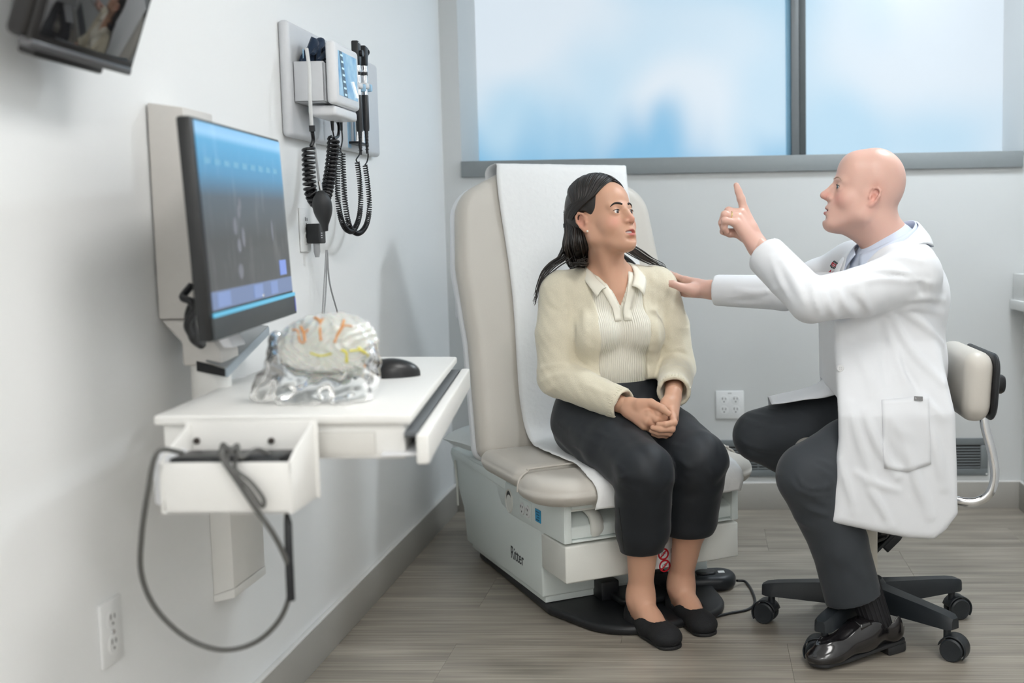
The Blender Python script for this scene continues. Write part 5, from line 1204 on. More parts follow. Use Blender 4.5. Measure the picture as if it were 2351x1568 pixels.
# ---- ballet flats
SHO = mat('black_knit_flats', (.010, .0105, .012), .8, bump=.8, scale=420, var=.12); SOL = mat('black_sole', (.012, .012, .013), .5)
for s in (-1, 1):
    h0, d, Lf = FD[s]; z = np.array([0, 0, 1.]); sd = np.cross(z, d); H = Field()
    H.cone(h0+d*.030+z*.034, h0+d*.12+z*.032, .035, .039, .02).cone(h0+d*.12+z*.032, h0+d*.20+z*.026, .038, .034, .02).ell(h0+d*.205+z*.024, (.040, .046, .026), np.stack([sd, d, z], 1), .02).cone(h0+d*.03+z*.055, h0+d*.032+z*.02, .033, .035, .02)
    H.custom(lambda P: .006-P[:, 2], h0, 10, .003, '&')
    def open_(P, h0=h0, d=d, sd=sd):
        L = P-h0; a = L@d; b = L@sd; zz = L[:, 2]; e = 1-np.clip(((a-.082)/.100), -1, 1)**2; ed = .033+.030*np.clip((.075-a)/.075, 0, 1)+.0022*np.sin(a*260+np.sign(b)*b*150)
        w = .034*np.sqrt(np.clip(e, 0, 1)); return np.maximum(ed-zz, (np.abs(b)-w)*.8)
    H.custom(open_, h0+d*.09, .2, .003, '-')
    FTin = Field(); 
    lo, hi = bounds([h0, h0+d*.25], .05); lo[2] = -.01; hi[2] = .1
    sh_ = field_obj('shoe', H, lo, hi, .003, SHO, woman, WB, 1)
    so_ = [tuple((h0+d*a+sd*b-WB)[:2]) for a, b in rounded([(-.006, -.026), (.12, -.036), (.235, -.036), (.252, 0), (.235, .036), (.12, .036), (-.006, .026)], [.02, .1, .03, .03, .03, .1, .02])]
    prism('sole', [(x, y, .0005) for x, y in so_], (0, 0, .009), SOL, sh_, bev=.002)
# ---- earrings
er = WH.w(np.array((-.0785, .008, -.031))*WHS)-WH.R[:, 1]*.006-WB
for s in (-1, 1):
    e_ = WH.w(np.array((s*.0775, .006, -.031))*WHS)-WB
    V = [e_+.0036*np.array((math.cos(a)*math.cos(b), math.sin(a)*math.cos(b), math.sin(b))) for b in np.linspace(-1.5, 1.5, 7) for a in np.linspace(0, 2*math.pi, 10, endpoint=False)]
    Fc = [(i*10+j, i*10+(j+1) % 10, (i+1)*10+(j+1) % 10, (i+1)*10+j) for i in range(6) for j in range(10)]
    mesh('earring', V, Fc, mat('pearl', (.85, .80, .70), .2, coat=.8), woman)
# ---- hair: scalp mass plus combed locks
HAIR = mat('dark_brown_hair', (.016, .012, .0095), .36, bump=.5, scale=30, stretch=(1, 1, 1), var=.35, spec=.6)
w_ = WH.w; sc = WHS; rs_ = np.random.RandomState(11)
def hc(x, y, z): return w_(np.array((x, y, z))*sc)
HR = Field()
HR.ell(hc(0, .022, .056), np.array((.0840, .106, .0965))*sc, WH.R, .02).ell(hc(0, .066, .010), np.array((.070, .053, .070))*sc, WH.R, .03)
HR.ell(hc(0, -.085, .008), np.array((.079, .075, .083))*sc, WH.R, .006, '-')
for s in (-1, 1): HR.ell(hc(s*.082, .008, -.012), np.array((.03, .024, .043))*sc, WH.R, .008, '-'); HR.ell(hc(s*.075, -.04, -.06), np.array((.04, .062, .06))*sc, WH.R, .008, '-')
hb = [hc(-.035, .085, .0), hc(-.050, .082, -.06), t_((-.075, .055, 1.035)), t_((-.120, .070, .985))]
HR.chain(hb, [.034*sc, .022, .012, .006], .015)
hb2 = [hc(.035, .085, .0), hc(.040, .082, -.06), t_((.060, .062, 1.035)), t_((.11, .060, 1.005))]
HR.chain(hb2, [.034*sc, .022, .012, .006], .015)
lo, hi = bounds([WH.o, *hb, *hb2], .15)
Vh, Qh, _ = HR.mesh(lo, hi, .004); Vh = smooth_mesh(Vh, Qh, 2)
locks = []; hairB = Field().merge(CF); hairB.p = [q for q in hairB.p]; hairB.merge(headF) if False else None
A_ = np.array((.0850, .107, .0975)); C_ = np.array((0, .022, .056))
def onscalp(p, off=.0):
    q = np.array(p)-C_; q = q/np.linalg.norm(q/A_); return C_+q*(1+off/.09)
for s in (-1, 1):
    for k in range(150):
        u = k/149
        p0 = onscalp((s*.002, -.088+.165*u+rs_.normal(0, .002), .118+.03*math.sin(u*2.6)))
        e = np.array((s*(.066-.030*u+rs_.normal(0, .004)), .078+.020*u+rs_.normal(0, .006), -.004+.052*u+rs_.normal(0, .006)))
        m1 = np.array((s*.078, -.056+.095*u, .070+.0*u)); m2 = np.array((s*.082, -.002+.06*u, .047+.018*u)); m3 = np.array((s*.078, .048+.03*u, .026+.03*u))
        P = spline([p0, onscalp(m1*.5+p0*.5), onscalp(m1), onscalp(m2), onscalp(m3), onscalp(e)], 5)
        off = rs_.uniform(-.0015, .0042); P = [hc(*onscalp(q, off)) for q in P]
        locks.append(([p-WB for p in P], [.0014, .0026, .0030, .0028, .002], .8))
for s in (-1, 1):
    for k in range(140):
        a = rs_.uniform(0, 2*math.pi); r = rs_.uniform(.80, 1.06); ch_ = hb if s < 0 else hb2; rr = [.047, .041, .030, .017]
        o = WH.R[:, 0]*math.cos(a)*r+WH.R[:, 1]*math.sin(a)*r
        P = [hc(*onscalp((s*.035+.05*math.cos(a)*.6, .10+.02*math.sin(a), .055), .002))]+[ch_[i]+o*rr[i]+rs_.normal(0, .0025, 3) for i in range(4)]
        P[1] = P[1]*.5+np.array(hc(*onscalp((s*.045+.05*math.cos(a)*.7, .09+.03*math.sin(a), .0), .003)))*.5
        if s < 0 and rs_.rand() < .22: P[4] = at(1335+rs_.normal(0, 8), 602+rs_.normal(0, 5), Y=3.30+rs_.normal(0, .01)); P.append(at(1318+rs_.normal(0, 10), 606, Y=3.30))
        locks.append((push_out(hairB, spline(P, 6), .002)-WB, [.0022, .0032, .0030, .0024, .0014, .0007], .8))
for k in range(26):    # strands that fall over her right shoulder, and a few over the left
    w = rs_.normal(0, 1, 3); P = [at(1312+w[0]*9, 560, Y=3.40), at(1292+w[0]*7, 592+w[1]*3, Y=3.37), at(1268+w[0]*6, 610+w[1]*4, Y=3.35), at(1248+w[0]*4, 632+w[1]*5, Y=3.34), at(1236+w[0]*3, 662+w[1]*6, Y=3.34), at(1228+w[2]*2, 690+w[1]*8, Y=3.34)]
    n = 6 if k % 3 else 4; locks.append((push_out(hairB, spline(P[:n], 6), .003)-WB, [.0024, .0022, .0018, .0012, .0006], .7))
for k in range(26):
    w = rs_.normal(0, 1, 3); P = [at(1425+w[0]*6, 556, Y=3.46), at(1452+w[0]*8, 576+w[1]*3, Y=3.45), at(1480+w[0]*7, 594+w[1]*3, Y=3.46), at(1508+w[0]*6, 608+w[1]*3, Y=3.48), at(1528+w[2]*4, 626+w[1]*4, Y=3.50)]
    n = 5 if k % 2 else 4; locks.append((push_out(hairB, spline(P[:n], 6), .003)-WB, [.0026, .0026, .0020, .0012, .0006], .7))
Vl = []; Fl = []; Cl = []
for P, r, fl in locks:
    v, f = tube_data(P, r, 6, True, fl); o_ = len(Vl); Vl += v; Fl += [tuple(i+o_ for i in q) for q in f]
    g = rs_.choice((.55, .8, 1., 1.3, 1.9, 2.8), p=(.18, .22, .25, .18, .11, .06)); Cl += [(.0155*g, .0115*g, .0092*g, 1)]*len(v)
hm = quick_mesh('hair', Vh-WB, Qh, HAIR, woman)
hk = mesh('hair_locks', Vl, Fl, mat('dark_brown_hair_strands', (.016, .012, .0095), .38, var=.2, spec=.6, vcol='col'), hm); hk['kind'] = 'stuff'
ca_ = hk.data.color_attributes.new('col', 'FLOAT_COLOR', 'POINT'); ca_.data.foreach_set('color', np.array(Cl, f32).ravel())
lathe('hair_clip', [(.0001, -.006), (.012, -.006), (.012, .006), (.0001, .006)], BLK, woman, 16, loc=hc(-.062, .098, .015)-WB)
# ================================================================== SEATED DOCTOR
MB = np.array([.50, 3.12, 0.])
MT = Frame(MB, (-.93, -.37, 0)); m_ = MT.w
mp_ = math.radians(16)
mf = np.array([-math.cos(mp_)*.999, math.cos(mp_)*.02, math.sin(mp_)])
MH = Frame((0, 0, 0), mf); MHS = 1.0; MYS = .90
MH.o = at(1993, 448, Y=3.035)-MH.R[:, 0]*.075
man = thing('person', 'bald person in white lab coat on the rolling stool with raised index finger', 'person', MB)
SKM = (.65, .405, .33); LIPM = (.52, .20, .18); BLM = (.68, .27, .22)
sL, sR = at(2092, 632, Y=2.955), at(1962, 612, Y=3.27)
eL, eR = at(1862, 690, Y=2.80), at(1800, 672, Y=3.34)
wL, wR = at(1739, 566, Y=2.925), at(1634, 666, Y=3.405)
F = head_field(MH, MHS, True, .0030, .0040, MYS)
F.cone(MH.w((0, .020, -.045)), m_((0, .005, 1.085)), .060, .064, .03).ell(MH.w((0, .055, -.055)), (.05, .035, .04), MH.R, .03)
F.cone(MH.w((0, -.022, -.080)), m_((0, -.028, 1.090)), .027, .036, .025)
F.ell(m_((0, .01, 1.0)), (.15, .10, .10), MT.R, .03)
mheadF = F
BF = Field(); BF.ell(m_((0, .01, .95)), (.15, .11, .16), MT.R, .04).ell(m_((0, 0, .74)), (.14, .12, .16), MT.R, .05)
BF.cone(sL, eL, .05, .042, .03).cone(eL, wL, .042, .028, .02).cone(sR, eR, .05, .042, .03).cone(eR, wR, .042, .028, .02)
hL, hR = m_((.085, .0, .610)), m_((-.085, .0, .610))
kL, kR = at(1858, 1092, Y=2.905), at(1742, 1000, Y=3.235)
aL, aR = at(1972, 1392, Y=2.985), np.array([.47, 3.32, .33])
BF.cone(hL, kL, .075, .055, .03).cone(kL, aL+(kL-aL)*.25, .05, .03, .03).cone(hR, kR, .075, .055, .03).cone(kR, aR, .05, .036, .03)
def z1(L): return [at(1480+x/4.9, 400+y/4.9, Y=Y) for x, y, Y in L]
HL = Field()
mc = z1([(1120, 405, 2.945), (1075, 440, 2.930), (1045, 490, 2.912), (1030, 550, 2.898)])
fg = [z1([(1085, 275, 2.945), (1055, 190, 2.945), (1032, 125, 2.945)]), z1([(945, 415, 2.925), (885, 500, 2.93), (890, 590, 2.935)]), z1([(905, 455, 2.905), (868, 545, 2.912), (885, 630, 2.92)]), z1([(905, 520, 2.885), (895, 600, 2.893), (925, 650, 2.90)])]
th = z1([(1150, 690, 2.935), (1060, 660, 2.94), (960, 660, 2.935), (880, 645, 2.93)])
hand_field(HL, wL, eL+(wL-eL)*.6, mc, fg, th, 1.06, .012)
HR_ = Field()
mc = z1([(455, 1190, 3.46), (450, 1235, 3.475), (450, 1290, 3.485), (460, 1340, 3.48)])
fg = [z1([(350, 1150, 3.50), (270, 1110, 3.545), (200, 1100, 3.575)]), z1([(340, 1200, 3.52), (250, 1180, 3.57), (180, 1170, 3.60)]), z1([(350, 1270, 3.53), (260, 1260, 3.575), (200, 1250, 3.60)]), z1([(370, 1340, 3.52), (300, 1340, 3.56), (240, 1340, 3.58)])]
th = z1([(560, 1310, 3.405), (420, 1275, 3.395), (320, 1235, 3.385), (238, 1222, 3.385)])
hand_field(HR_, wR, eR+(wR-eR)*.6, mc, fg, th, 1.04, .014)
def scalp(c, L):
    x, y, z = L.T; w = np.clip((z-.02)/.05, 0, 1)*np.clip((y+.05)/.06, 0, 1)*.28; c = c*(1-w[:, None])+np.array((.60, .38, .32))*w[:, None]
    w = (np.exp(-((z-.0)/.045)**2)*np.clip((y-.02)/.05, 0, 1))*.22; return c*(1-w[:, None])+np.array((.42, .30, .27))*w[:, None]
colm = skin_colors(MH, MHS, SKM, LIPM, BLM, scalp, MYS)
lo, hi = bounds([MH.o], .165); lo2 = np.minimum(lo, m_((0, 0, 1.0))-.13); V1, Q1, _ = mheadF.mesh(lo2, hi, .0025)
allm = [(V1, Q1)]
lo, hi = bounds([wL], .13); hi[2] += .05; V, Q, _ = HL.mesh(lo, hi, .0022); allm.append((V, Q))
lo, hi = bounds([wR], .13); hi[1] += .12; V, Q, _ = HR_.mesh(lo, hi, .0022); allm.append((V, Q))
lo, hi = bounds([sL, sR, eL, eR, wL, wR, kL, kR, aL, aR], .13); V, Q, _ = BF.mesh(lo, hi, .009); allm.append((V, Q))
Vs = []; Qs = []; o_ = 0
for V, Q in allm: V = smooth_mesh(V, Q, 1, .4); Vs.append(V); Qs.append(Q+o_); o_ += len(V)
Vs = np.concatenate(Vs); Qs = np.concatenate(Qs)
SKINM = mat('skin_fair_pink', SKM, .36, bump=.06, scale=800, var=.04, sub=.12, vcol='col', spec=.45)
quick_mesh('body', Vs-MB, Qs, SKINM, man, None, colm(Vs))
add_face_parts(man, MB, MH, MHS, ('grey_blue', (.12, .16, .19)), ('faint_blond', (.46, .30, .23)), .0036, (-.96, -.26, -.04), mheadF, .0015, ys=MYS)
# wedding ring
p0, p1 = z1([(1045, 490, 2.912)])[0], z1([(905, 455, 2.905)])[0]; ax = (p1-p0)/np.linalg.norm(p1-p0); c = p0+(p1-p0)*.55; u = np.cross(ax, (0, 0, 1.)); u /= np.linalg.norm(u); v = np.cross(ax, u)
tube('ring', [c+.0112*(u*math.cos(t)+v*math.sin(t))-MB for t in np.linspace(0, 2*math.pi, 25)], .0018, mat('gold', (.75, .58, .30), .2, metal=1), man, 8)
# ---- trousers
TRS = mat('charcoal_wool_trousers', (.034, .040, .047), .75, bump=.15, scale=1200, var=.06, sheen=.15)
TR = Field(); TR.ell(m_((0, .0, .63)), (.17, .14, .10), MT.R, .05)
midL = at(1926, 1245, Y=2.935); hemL = at(1963, 1385, Y=2.975); tmL = hL+(kL-hL)*.6
TR.cone(hL, tmL, .100, .092, .02).cone(tmL, kL, .092, .085, .012).cone(kL, midL, .085, .075, .010).cone(midL, hemL, .075, .077, .012)
midR = kR+(aR-kR)*.5; tmR = hR+(kR-hR)*.6
TR.cone(hR, tmR, .098, .088, .02).cone(tmR, kR, .088, .076, .012).cone(kR+(.01, 0, -.005), midR, .072, .064, .010).cone(midR, aR, .062, .058, .03)
hd = (aL-kL)/np.linalg.norm(aL-kL); hc_ = at(1962, 1372, Y=2.975); hn = np.array([.25, 0, -.97])
TR.custom(lambda P: np.where((P[:, 2] < .36) & (P[:, 1] < 3.16), (P-hc_)@hn, -.1).astype(f32), (0, 0, 0), 10, .003, '&')
fp = lambda px, py, Y: at(px, py, Y=Y)
cloth_folds(TR, [([(1812, 1100), (1830, 1122), (1870, 1138), (1912, 1135)], .007, .008), ([(1830, 1090), (1850, 1118), (1900, 1122)], .006, .007), ([(1865, 1068), (1912, 1096)], .006, .006), ([(1868, 1050), (1915, 1072)], .006, .005), ([(1880, 1120), (1912, 1112)], .006, .007), ([(1840, 1160), (1870, 1172), (1905, 1185)], .008, .006), ([(1860, 1145), (1910, 1155)], .006, .005), ([(1820, 1190), (1880, 1215)], .01, .004),
    ([(1700, 960), (1740, 975), (1790, 985)], .007, .007), ([(1715, 948), (1770, 962), (1840, 975)], .007, .007), ([(1750, 938), (1800, 950), (1860, 972)], .007, .007), ([(1690, 1000), (1715, 1022), (1745, 1032)], .007, .007), ([(1790, 932), (1840, 945), (1890, 968)], .006, .006), ([(1700, 1015), (1740, 1040), (1780, 1045)], .007, -.006), ([(1740, 985), (1800, 972), (1860, 968)], .008, -.005), ([(1960, 1290), (1990, 1340)], .014, .005), ([(1905, 1260), (1920, 1340)], .014, -.004)], far=3.5)
lo, hi = bounds([hL, hR, kL, kR, aL, aR], .115)
field_obj('trousers', TR, lo, hi, .005, TRS, man, MB, 2)
# ---- shirt front and collar
SHT = mat('pale_blue_shirt', (.56, .62, .74), .7, bump=.15, scale=900, var=.02)
SF = Field(); SF.ell(m_((0, .01, .98)), (.165, .118, .14), MT.R, .04).cone(m_((0, .01, 1.03)), m_((0, .005, 1.085)), .085, .068, .03)
lo, hi = bounds([m_((x, y, z)) for x in (-.18, .18) for y in (-.14, .13) for z in (.84, 1.12)], .01); field_obj('shirt', SF, lo, hi, .006, SHT, man, MB, 2)
def band(name, A, B, m, parent, base, n=7, mm=26, th=.003, bulge=.006):
    a = np.array(spline(A, 6)); b = np.array(spline(B, 6))
    def rs(C): L = np.concatenate([[0], np.cumsum(np.linalg.norm(np.diff(C, axis=0), axis=1))]); t = np.linspace(0, L[-1], mm); return np.stack([np.interp(t, L, C[:, k]) for k in range(3)], 1)
    a, b = rs(a), rs(b); c = a.mean(0)
    G = []
    for i in range(n):
        t = i/(n-1); r = a*(1-t)+b*t; o = r-c; o[:, 2] = 0; o /= np.linalg.norm(o, axis=1)[:, None]+1e-9; G.append(list(r+o*bulge*math.sin(math.pi*t)-base))
    return grid_mesh(name, G, m, parent, th)
nb = m_((0, .0, 1.10))
cA = [m_((-.012, -.098, 1.060)), m_((-.058, -.070, 1.085)), m_((-.078, .01, 1.115)), m_((-.045, .050, 1.140)), m_((.0, .064, 1.150)), m_((.045, .050, 1.140)), m_((.078, .005, 1.115)), m_((.062, -.070, 1.080)), m_((.012, -.098, 1.060))]
cB = [m_((-.045, -.115, 1.010)), m_((-.085, -.078, 1.045)), m_((-.090, .012, 1.080)), m_((-.055, .062, 1.095)), m_((.0, .078, 1.10)), m_((.055, .062, 1.095)), m_((.090, .008, 1.080)), m_((.090, -.078, 1.035)), m_((.045, -.115, 1.005))]
band('shirt_collar', cA, cB, SHT, man, MB, 7, 40, .003, .004)
TIE = mat('navy_tie', (.03, .04, .14), .5, bump=.1)
# ---- lab coat
COAT = mat('white_coat_cotton', (.70, .715, .74), .65, bump=.08, scale=700, var=.008, sheen=.15)
CT = Field()
CT.ell(m_((0, .0, .945)), (.183, .135, .160), MT.R, .04).ell(m_((0, -.004, .77)), (.180, .150, .17), MT.R, .06).ell(m_((0, .030, .940)), (.165, .105, .125), MT.R, .04)
CT.cone(sL, sR, .070, .066, .04).cone(m_((-.10, .02, 1.045)), m_((.10, .02, 1.045)), .044, .044, .04)
mL = at(1978, 670, Y=2.87)
CT.cone(sL, mL, .075, .062, .03).cone(mL, eL, .062, .055, .012).cone(eL, eL+(wL-eL)*.80, .055, .053, .010)
mR = sR+(eR-sR)*.5; CT.cone(sR, mR, .066, .060, .04).cone(mR, eR, .060, .052, .012).cone(eR, eR+(wR-eR)*.90, .052, .047, .010)
sleeve_end(CT, eL, wL, .86, .043); sleeve_end(CT, eR, wR, .955, .036)
# skirt of the coat: profile outline, near face over the thigh, open at front and bottom
PO = np.array([at(x, y, Y=2.90)[[0, 2]] for x, y in ((1916, 735), (1918, 870), (1920, 1000), (1909, 1100), (1901, 1188), (1990, 1207), (2080, 1227), (2140, 1232), (2168, 1212), (2196, 1176), (2194, 1080), (2190, 950), (2168, 810), (2120, 720))], f32)
def poly_sd(Px, Pz):
    d = np.full(len(Px), 1e9, f32); s = np.ones(len(Px), f32); n = len(PO)
    for i in range(n):
        a, b = PO[i], PO[i-1]; ex, ez = b-a; wx, wz = Px-a[0], Pz-a[1]; t = np.clip((wx*ex+wz*ez)/(ex*ex+ez*ez), 0, 1)
        d = np.minimum(d, (wx-ex*t)**2+(wz-ez*t)**2); c1 = Pz >= a[1]; c2 = Pz < b[1]; c3 = ex*wz > ez*wx
        fl = (c1 & c2 & c3) | (~c1 & ~c2 & ~c3); s = np.where(fl, -s, s)
    return s*np.sqrt(d)
def y_near(P): return 2.836+.075*np.clip((P[:, 2]-.66)/.18, 0, 1)+.03*np.clip((P[:, 0]-.42)/.2, 0, 1)
def skirt(P):
    d2 = poly_sd(P[:, 0], P[:, 2]); dy = np.maximum(y_near(P)-P[:, 1], P[:, 1]-3.34); k = .022; h = np.clip(.5+.5*(dy-d2)/k, 0, 1); return (d2+(dy-d2)*h+k*h*(1-h)).astype(f32)
CT.custom(skirt, (.50, 3.1, .62), .50, .045, '+')
def hollow(P):
    return np.maximum(np.maximum(np.maximum(y_near(P)+.024-P[:, 1], P[:, 1]-3.325), P[:, 2]-.70-.10*np.clip((P[:, 0]-.35)/.2, 0, 1)*0), P[:, 0]-.628).astype(f32)
CT.custom(hollow, (.45, 3.1, .5), .55, .004, '-')
# neck opening and V
CT.cone(m_((0, -.005, 1.075)), m_((0, -.04, 1.20)), .076, .10, .01, '-')
def vcoat(P):
    L = MT.l(P); x, y, z = L.T; w = np.clip((z-.895)*.40, 0, .09); return np.maximum(np.maximum(np.abs(x)-w, y+.0), .895-z)
CT.custom(vcoat, m_((0, -.12, 1.02)), .24, .004, '-')
cloth_folds(CT, [([(1985, 945), (2010, 1010), (2060, 1095)], 0.0112, 0.0189), ([(2045, 955), (2062, 985), (2088, 1000)], 0.0086, 0.0162), ([(1950, 925), (1970, 1000), (2000, 1095)], 0.0103, 0.0135), ([(1965, 1085), (2010, 1110), (2060, 1125)], 0.0095, 0.0108), ([(2075, 1010), (2100, 1090), (2135, 1185)], 0.0120, 0.0162), ([(2130, 960), (2150, 1040), (2168, 1120)], 0.0120, 0.0162), ([(1990, 1110), (2015, 1150), (2045, 1205)], 0.0103, 0.0135), ([(1930, 1060), (1945, 1110), (1962, 1175)], 0.0103, 0.0108), ([(2030, 1000), (2050, 1050), (2085, 1075)], 0.0103, -0.0135),
    ([(2045, 720), (2090, 800), (2165, 880)], 0.0103, 0.0203), ([(2035, 740), (2060, 820), (2085, 900)], 0.0103, 0.0149), ([(2075, 715), (2120, 745), (2165, 790)], 0.0095, 0.0175), ([(2085, 870), (2125, 920), (2165, 960)], 0.0112, 0.0121), ([(2050, 800), (2100, 880), (2120, 930)], 0.0103, -0.0135), ([(1950, 780), (1990, 850), (2000, 905)], 0.0120, 0.0081), ([(2020, 745), (2030, 830), (2035, 890)], 0.0103, -0.0108),
    ([(1985, 622), (2050, 622), (2140, 650)], 0.0095, 0.0162), ([(1960, 655), (2020, 640), (2090, 645)], 0.0086, 0.0135), ([(2010, 600), (2060, 592), (2115, 600)], 0.0086, 0.0135), ([(2000, 640), (2070, 632), (2130, 640)], 0.0077, -0.0108), ([(1895, 675), (1905, 705), (1920, 728)], 0.0077, 0.0135), ([(1925, 668), (1940, 700), (1965, 728)], 0.0077, 0.0135), ([(1868, 650), (1872, 690), (1885, 722)], 0.0077, 0.0121), ([(2085, 690), (2130, 682), (2168, 690)], 0.0086, 0.0135), ([(2060, 712), (2110, 704), (2165, 720)], 0.0086, 0.0121), ([(1980, 640), (1985, 690), (2000, 722)], 0.0095, 0.0095), ([(1950, 672), (1965, 690), (1985, 715)], 0.0086, -0.0108),
    ([(1795, 600), (1820, 640), (1845, 690)], 0.0103, 0.0135), ([(1770, 590), (1790, 640), (1810, 680)], 0.0095, 0.0081), ([(1690, 665), (1740, 672), (1800, 660)], 0.0077, 0.0081), ([(1680, 690), (1740, 690)], 0.0086, -0.0068), ([(2110, 640), (2120, 680)], 0.0086, -0.0108)], far=3.6)
lo, hi = bounds([sL+(.06, 0, .1), sR+(0, .08, 0), eL, eR, wL, wR, (.30, 2.83, .30), (.72, 3.36, .6), m_((0, .2, 1.0))], .09); lo[2] = .30
field_obj('lab_coat', CT, lo, hi, .0045, COAT, man, MB, 1)
# right front panel draped over the far thigh
A = [fp(1925, 862, 3.10), fp(1890, 893, 3.12), fp(1850, 908, 3.14), fp(1800, 919, 3.15), fp(1770, 926, 3.16)]
B = [fp(1925, 905, 3.06), fp(1890, 914, 3.07), fp(1850, 918, 3.09), fp(1800, 926, 3.11), fp(1772, 929, 3.12)]
C2 = [p+np.array((0, .16, -.01)) for p in A]; C3 = [p+np.array((0.01, .20, -.10)) for p in A]
def rs3b(C, mm=20): C = np.array(spline(C, 5)); L = np.concatenate([[0], np.cumsum(np.linalg.norm(np.diff(C, axis=0), axis=1))]); t = np.linspace(0, L[-1], mm); return np.stack([np.interp(t, L, C[:, k]) for k in range(3)], 1)
RR = [rs3b(q) for q in (B, A, C2, C3)]; G = [np.array(spline([r[j] for r in RR], 5))-MB for j in range(20)]
grid_mesh('coat_panel', G, COAT, man, .003)
# coat collar and lapels
cA = [m_((.060, -.135, .965)), m_((.078, -.098, 1.045)), m_((.092, .0, 1.105)), m_((.058, .056, 1.138)), m_((0, .072, 1.150)), m_((-.058, .056, 1.138)), m_((-.092, .0, 1.105)), m_((-.078, -.098, 1.045)), m_((-.060, -.135, .965))]
cB = [m_((.088, -.145, .945)), m_((.130, -.075, 1.050)), m_((.132, .015, 1.090)), m_((.080, .088, 1.080)), m_((0, .112, 1.078)), m_((-.080, .088, 1.080)), m_((-.132, .015, 1.090)), m_((-.130, -.075, 1.050)), m_((-.088, -.145, .945))]
band('coat_collar', cA, cB, COAT, man, MB, 7, 44, .004, .008)
coatF = CT
def dm(pts, off=.003): return [hit(coatF, m_((x, -.40, z)), -MT.R[:, 1]*-1, 0, .5)+MT.R[:, 1]*-off for x, z in pts]
for s in (1,):
    G = []
    for i in range(12):
        z = 1.055-.155*i/11; w0 = max(.004, (z-.895)*.40+.0); w1 = w0+(.050 if s > 0 else .020)*math.sin(math.pi*min(1, (i+1.5)/11.5))+.004
        G.append([q-MB for q in dm([(s*(w0+.004+(w1-w0)*k/5), z) for k in range(6)], .004)])
    grid_mesh('lapel', G if s < 0 else [r[::-1] for r in G], COAT, man, .0035)
# buttons, pocket, tag, badge: placed on the coat surface along the line of sight of a side view
def on_coat(px, py, off=.001): p = hit(coatF, at(px, py, Y=2.55), np.array(at(px, py, Y=3.2))-at(px, py, Y=2.55), 0, .8, 160); return p+np.array((0, -off, 0))
BTN = mat('white_button', (.70, .71, .72), .3, var=.01)
b0 = on_coat(1929, 845, .002); bt = lathe('button', [(.0001, -.003), (.008, -.003), (.0095, -.0015), (.0095, .001)], BTN, man, 20, 'Y', loc=b0-MB)
for dx in (-.002, .002):
    for dz in (-.002, .002): lathe('button_hole', [(.0001, -.0036), (.0008, -.0036), (.0008, -.003)], LGC, bt, 6, 'Y', loc=(dx, 0, dz))
G = [[on_coat(2024+108*i/12+.4*j, 917-10*i/12+(172-14*abs(i-6)/6)*j/14, .003)-MB for i in range(13)] for j in range(15)]
grid_mesh('pocket', G, COAT, man, .002)
tg = [on_coat(x, y, .0045)-MB for x, y in ((2098, 909), (2118, 910), (2118, 920), (2098, 919))]; mesh('pocket_tag', tg, [(0, 1, 2, 3)], mat('tag_grey', (.16, .16, .16), .5), man, smooth=False)
for k in range(4): tt = [on_coat(2101+k*4, 912, .0052)-MB, on_coat(2103+k*4, 917, .0052)-MB]; tube('tag_lettering', tt, .0006, LBL, man, 4)
# embroidered shield and red lettering on the far chest
def on_chest(px, py, off=.002): o = at(px, py, Y=2.6); d = np.array(at(px, py, Y=3.4))-o; return hit(coatF, o, d, .35, 1.0, 200)-d/np.linalg.norm(d)*off
BK = mat('embroidery_black', (.03, .035, .035), .8); RDE = mat('embroidery_red', (.55, .02, .04), .8)
def patch(name, pts, m): return mesh(name, [on_chest(x, y)-MB for x, y in pts], [tuple(range(len(pts)))], m, man, smooth=False)
def zz(L): return [(1879+x/15.68, 558+y/15.68) for x, y in L]
def stroke(name, L, r, m): return tube(name, [on_chest(x, y, .0015)-MB for x, y in zz(L)], r, m, man, 5)
stroke('shield_outline', [(565, 640), (715, 745), (640, 850), (570, 920), (480, 890), (425, 820), (490, 730), (565, 640)], .0011, BK)
stroke('shield_band', [(500, 700), (560, 750), (640, 780), (600, 840), (530, 820), (480, 770), (500, 700)], .0015, RDE)
for q in ((560, 680), (610, 715), (665, 745), (455, 800), (490, 855), (550, 885), (600, 865)): stroke('shield_check', [(q[0]-14, q[1]-8), (q[0]+14, q[1]+8)], .0014, BK)
stroke('lettering', [(730, 800), (650, 1000)], .0014, BK)
stroke('lettering', [(350, 1080), (455, 970), (420, 1080), (530, 1030), (440, 1140)], .0012, RDE); stroke('lettering', [(560, 1105), (520, 1110), (480, 1150)], .0011, RDE)
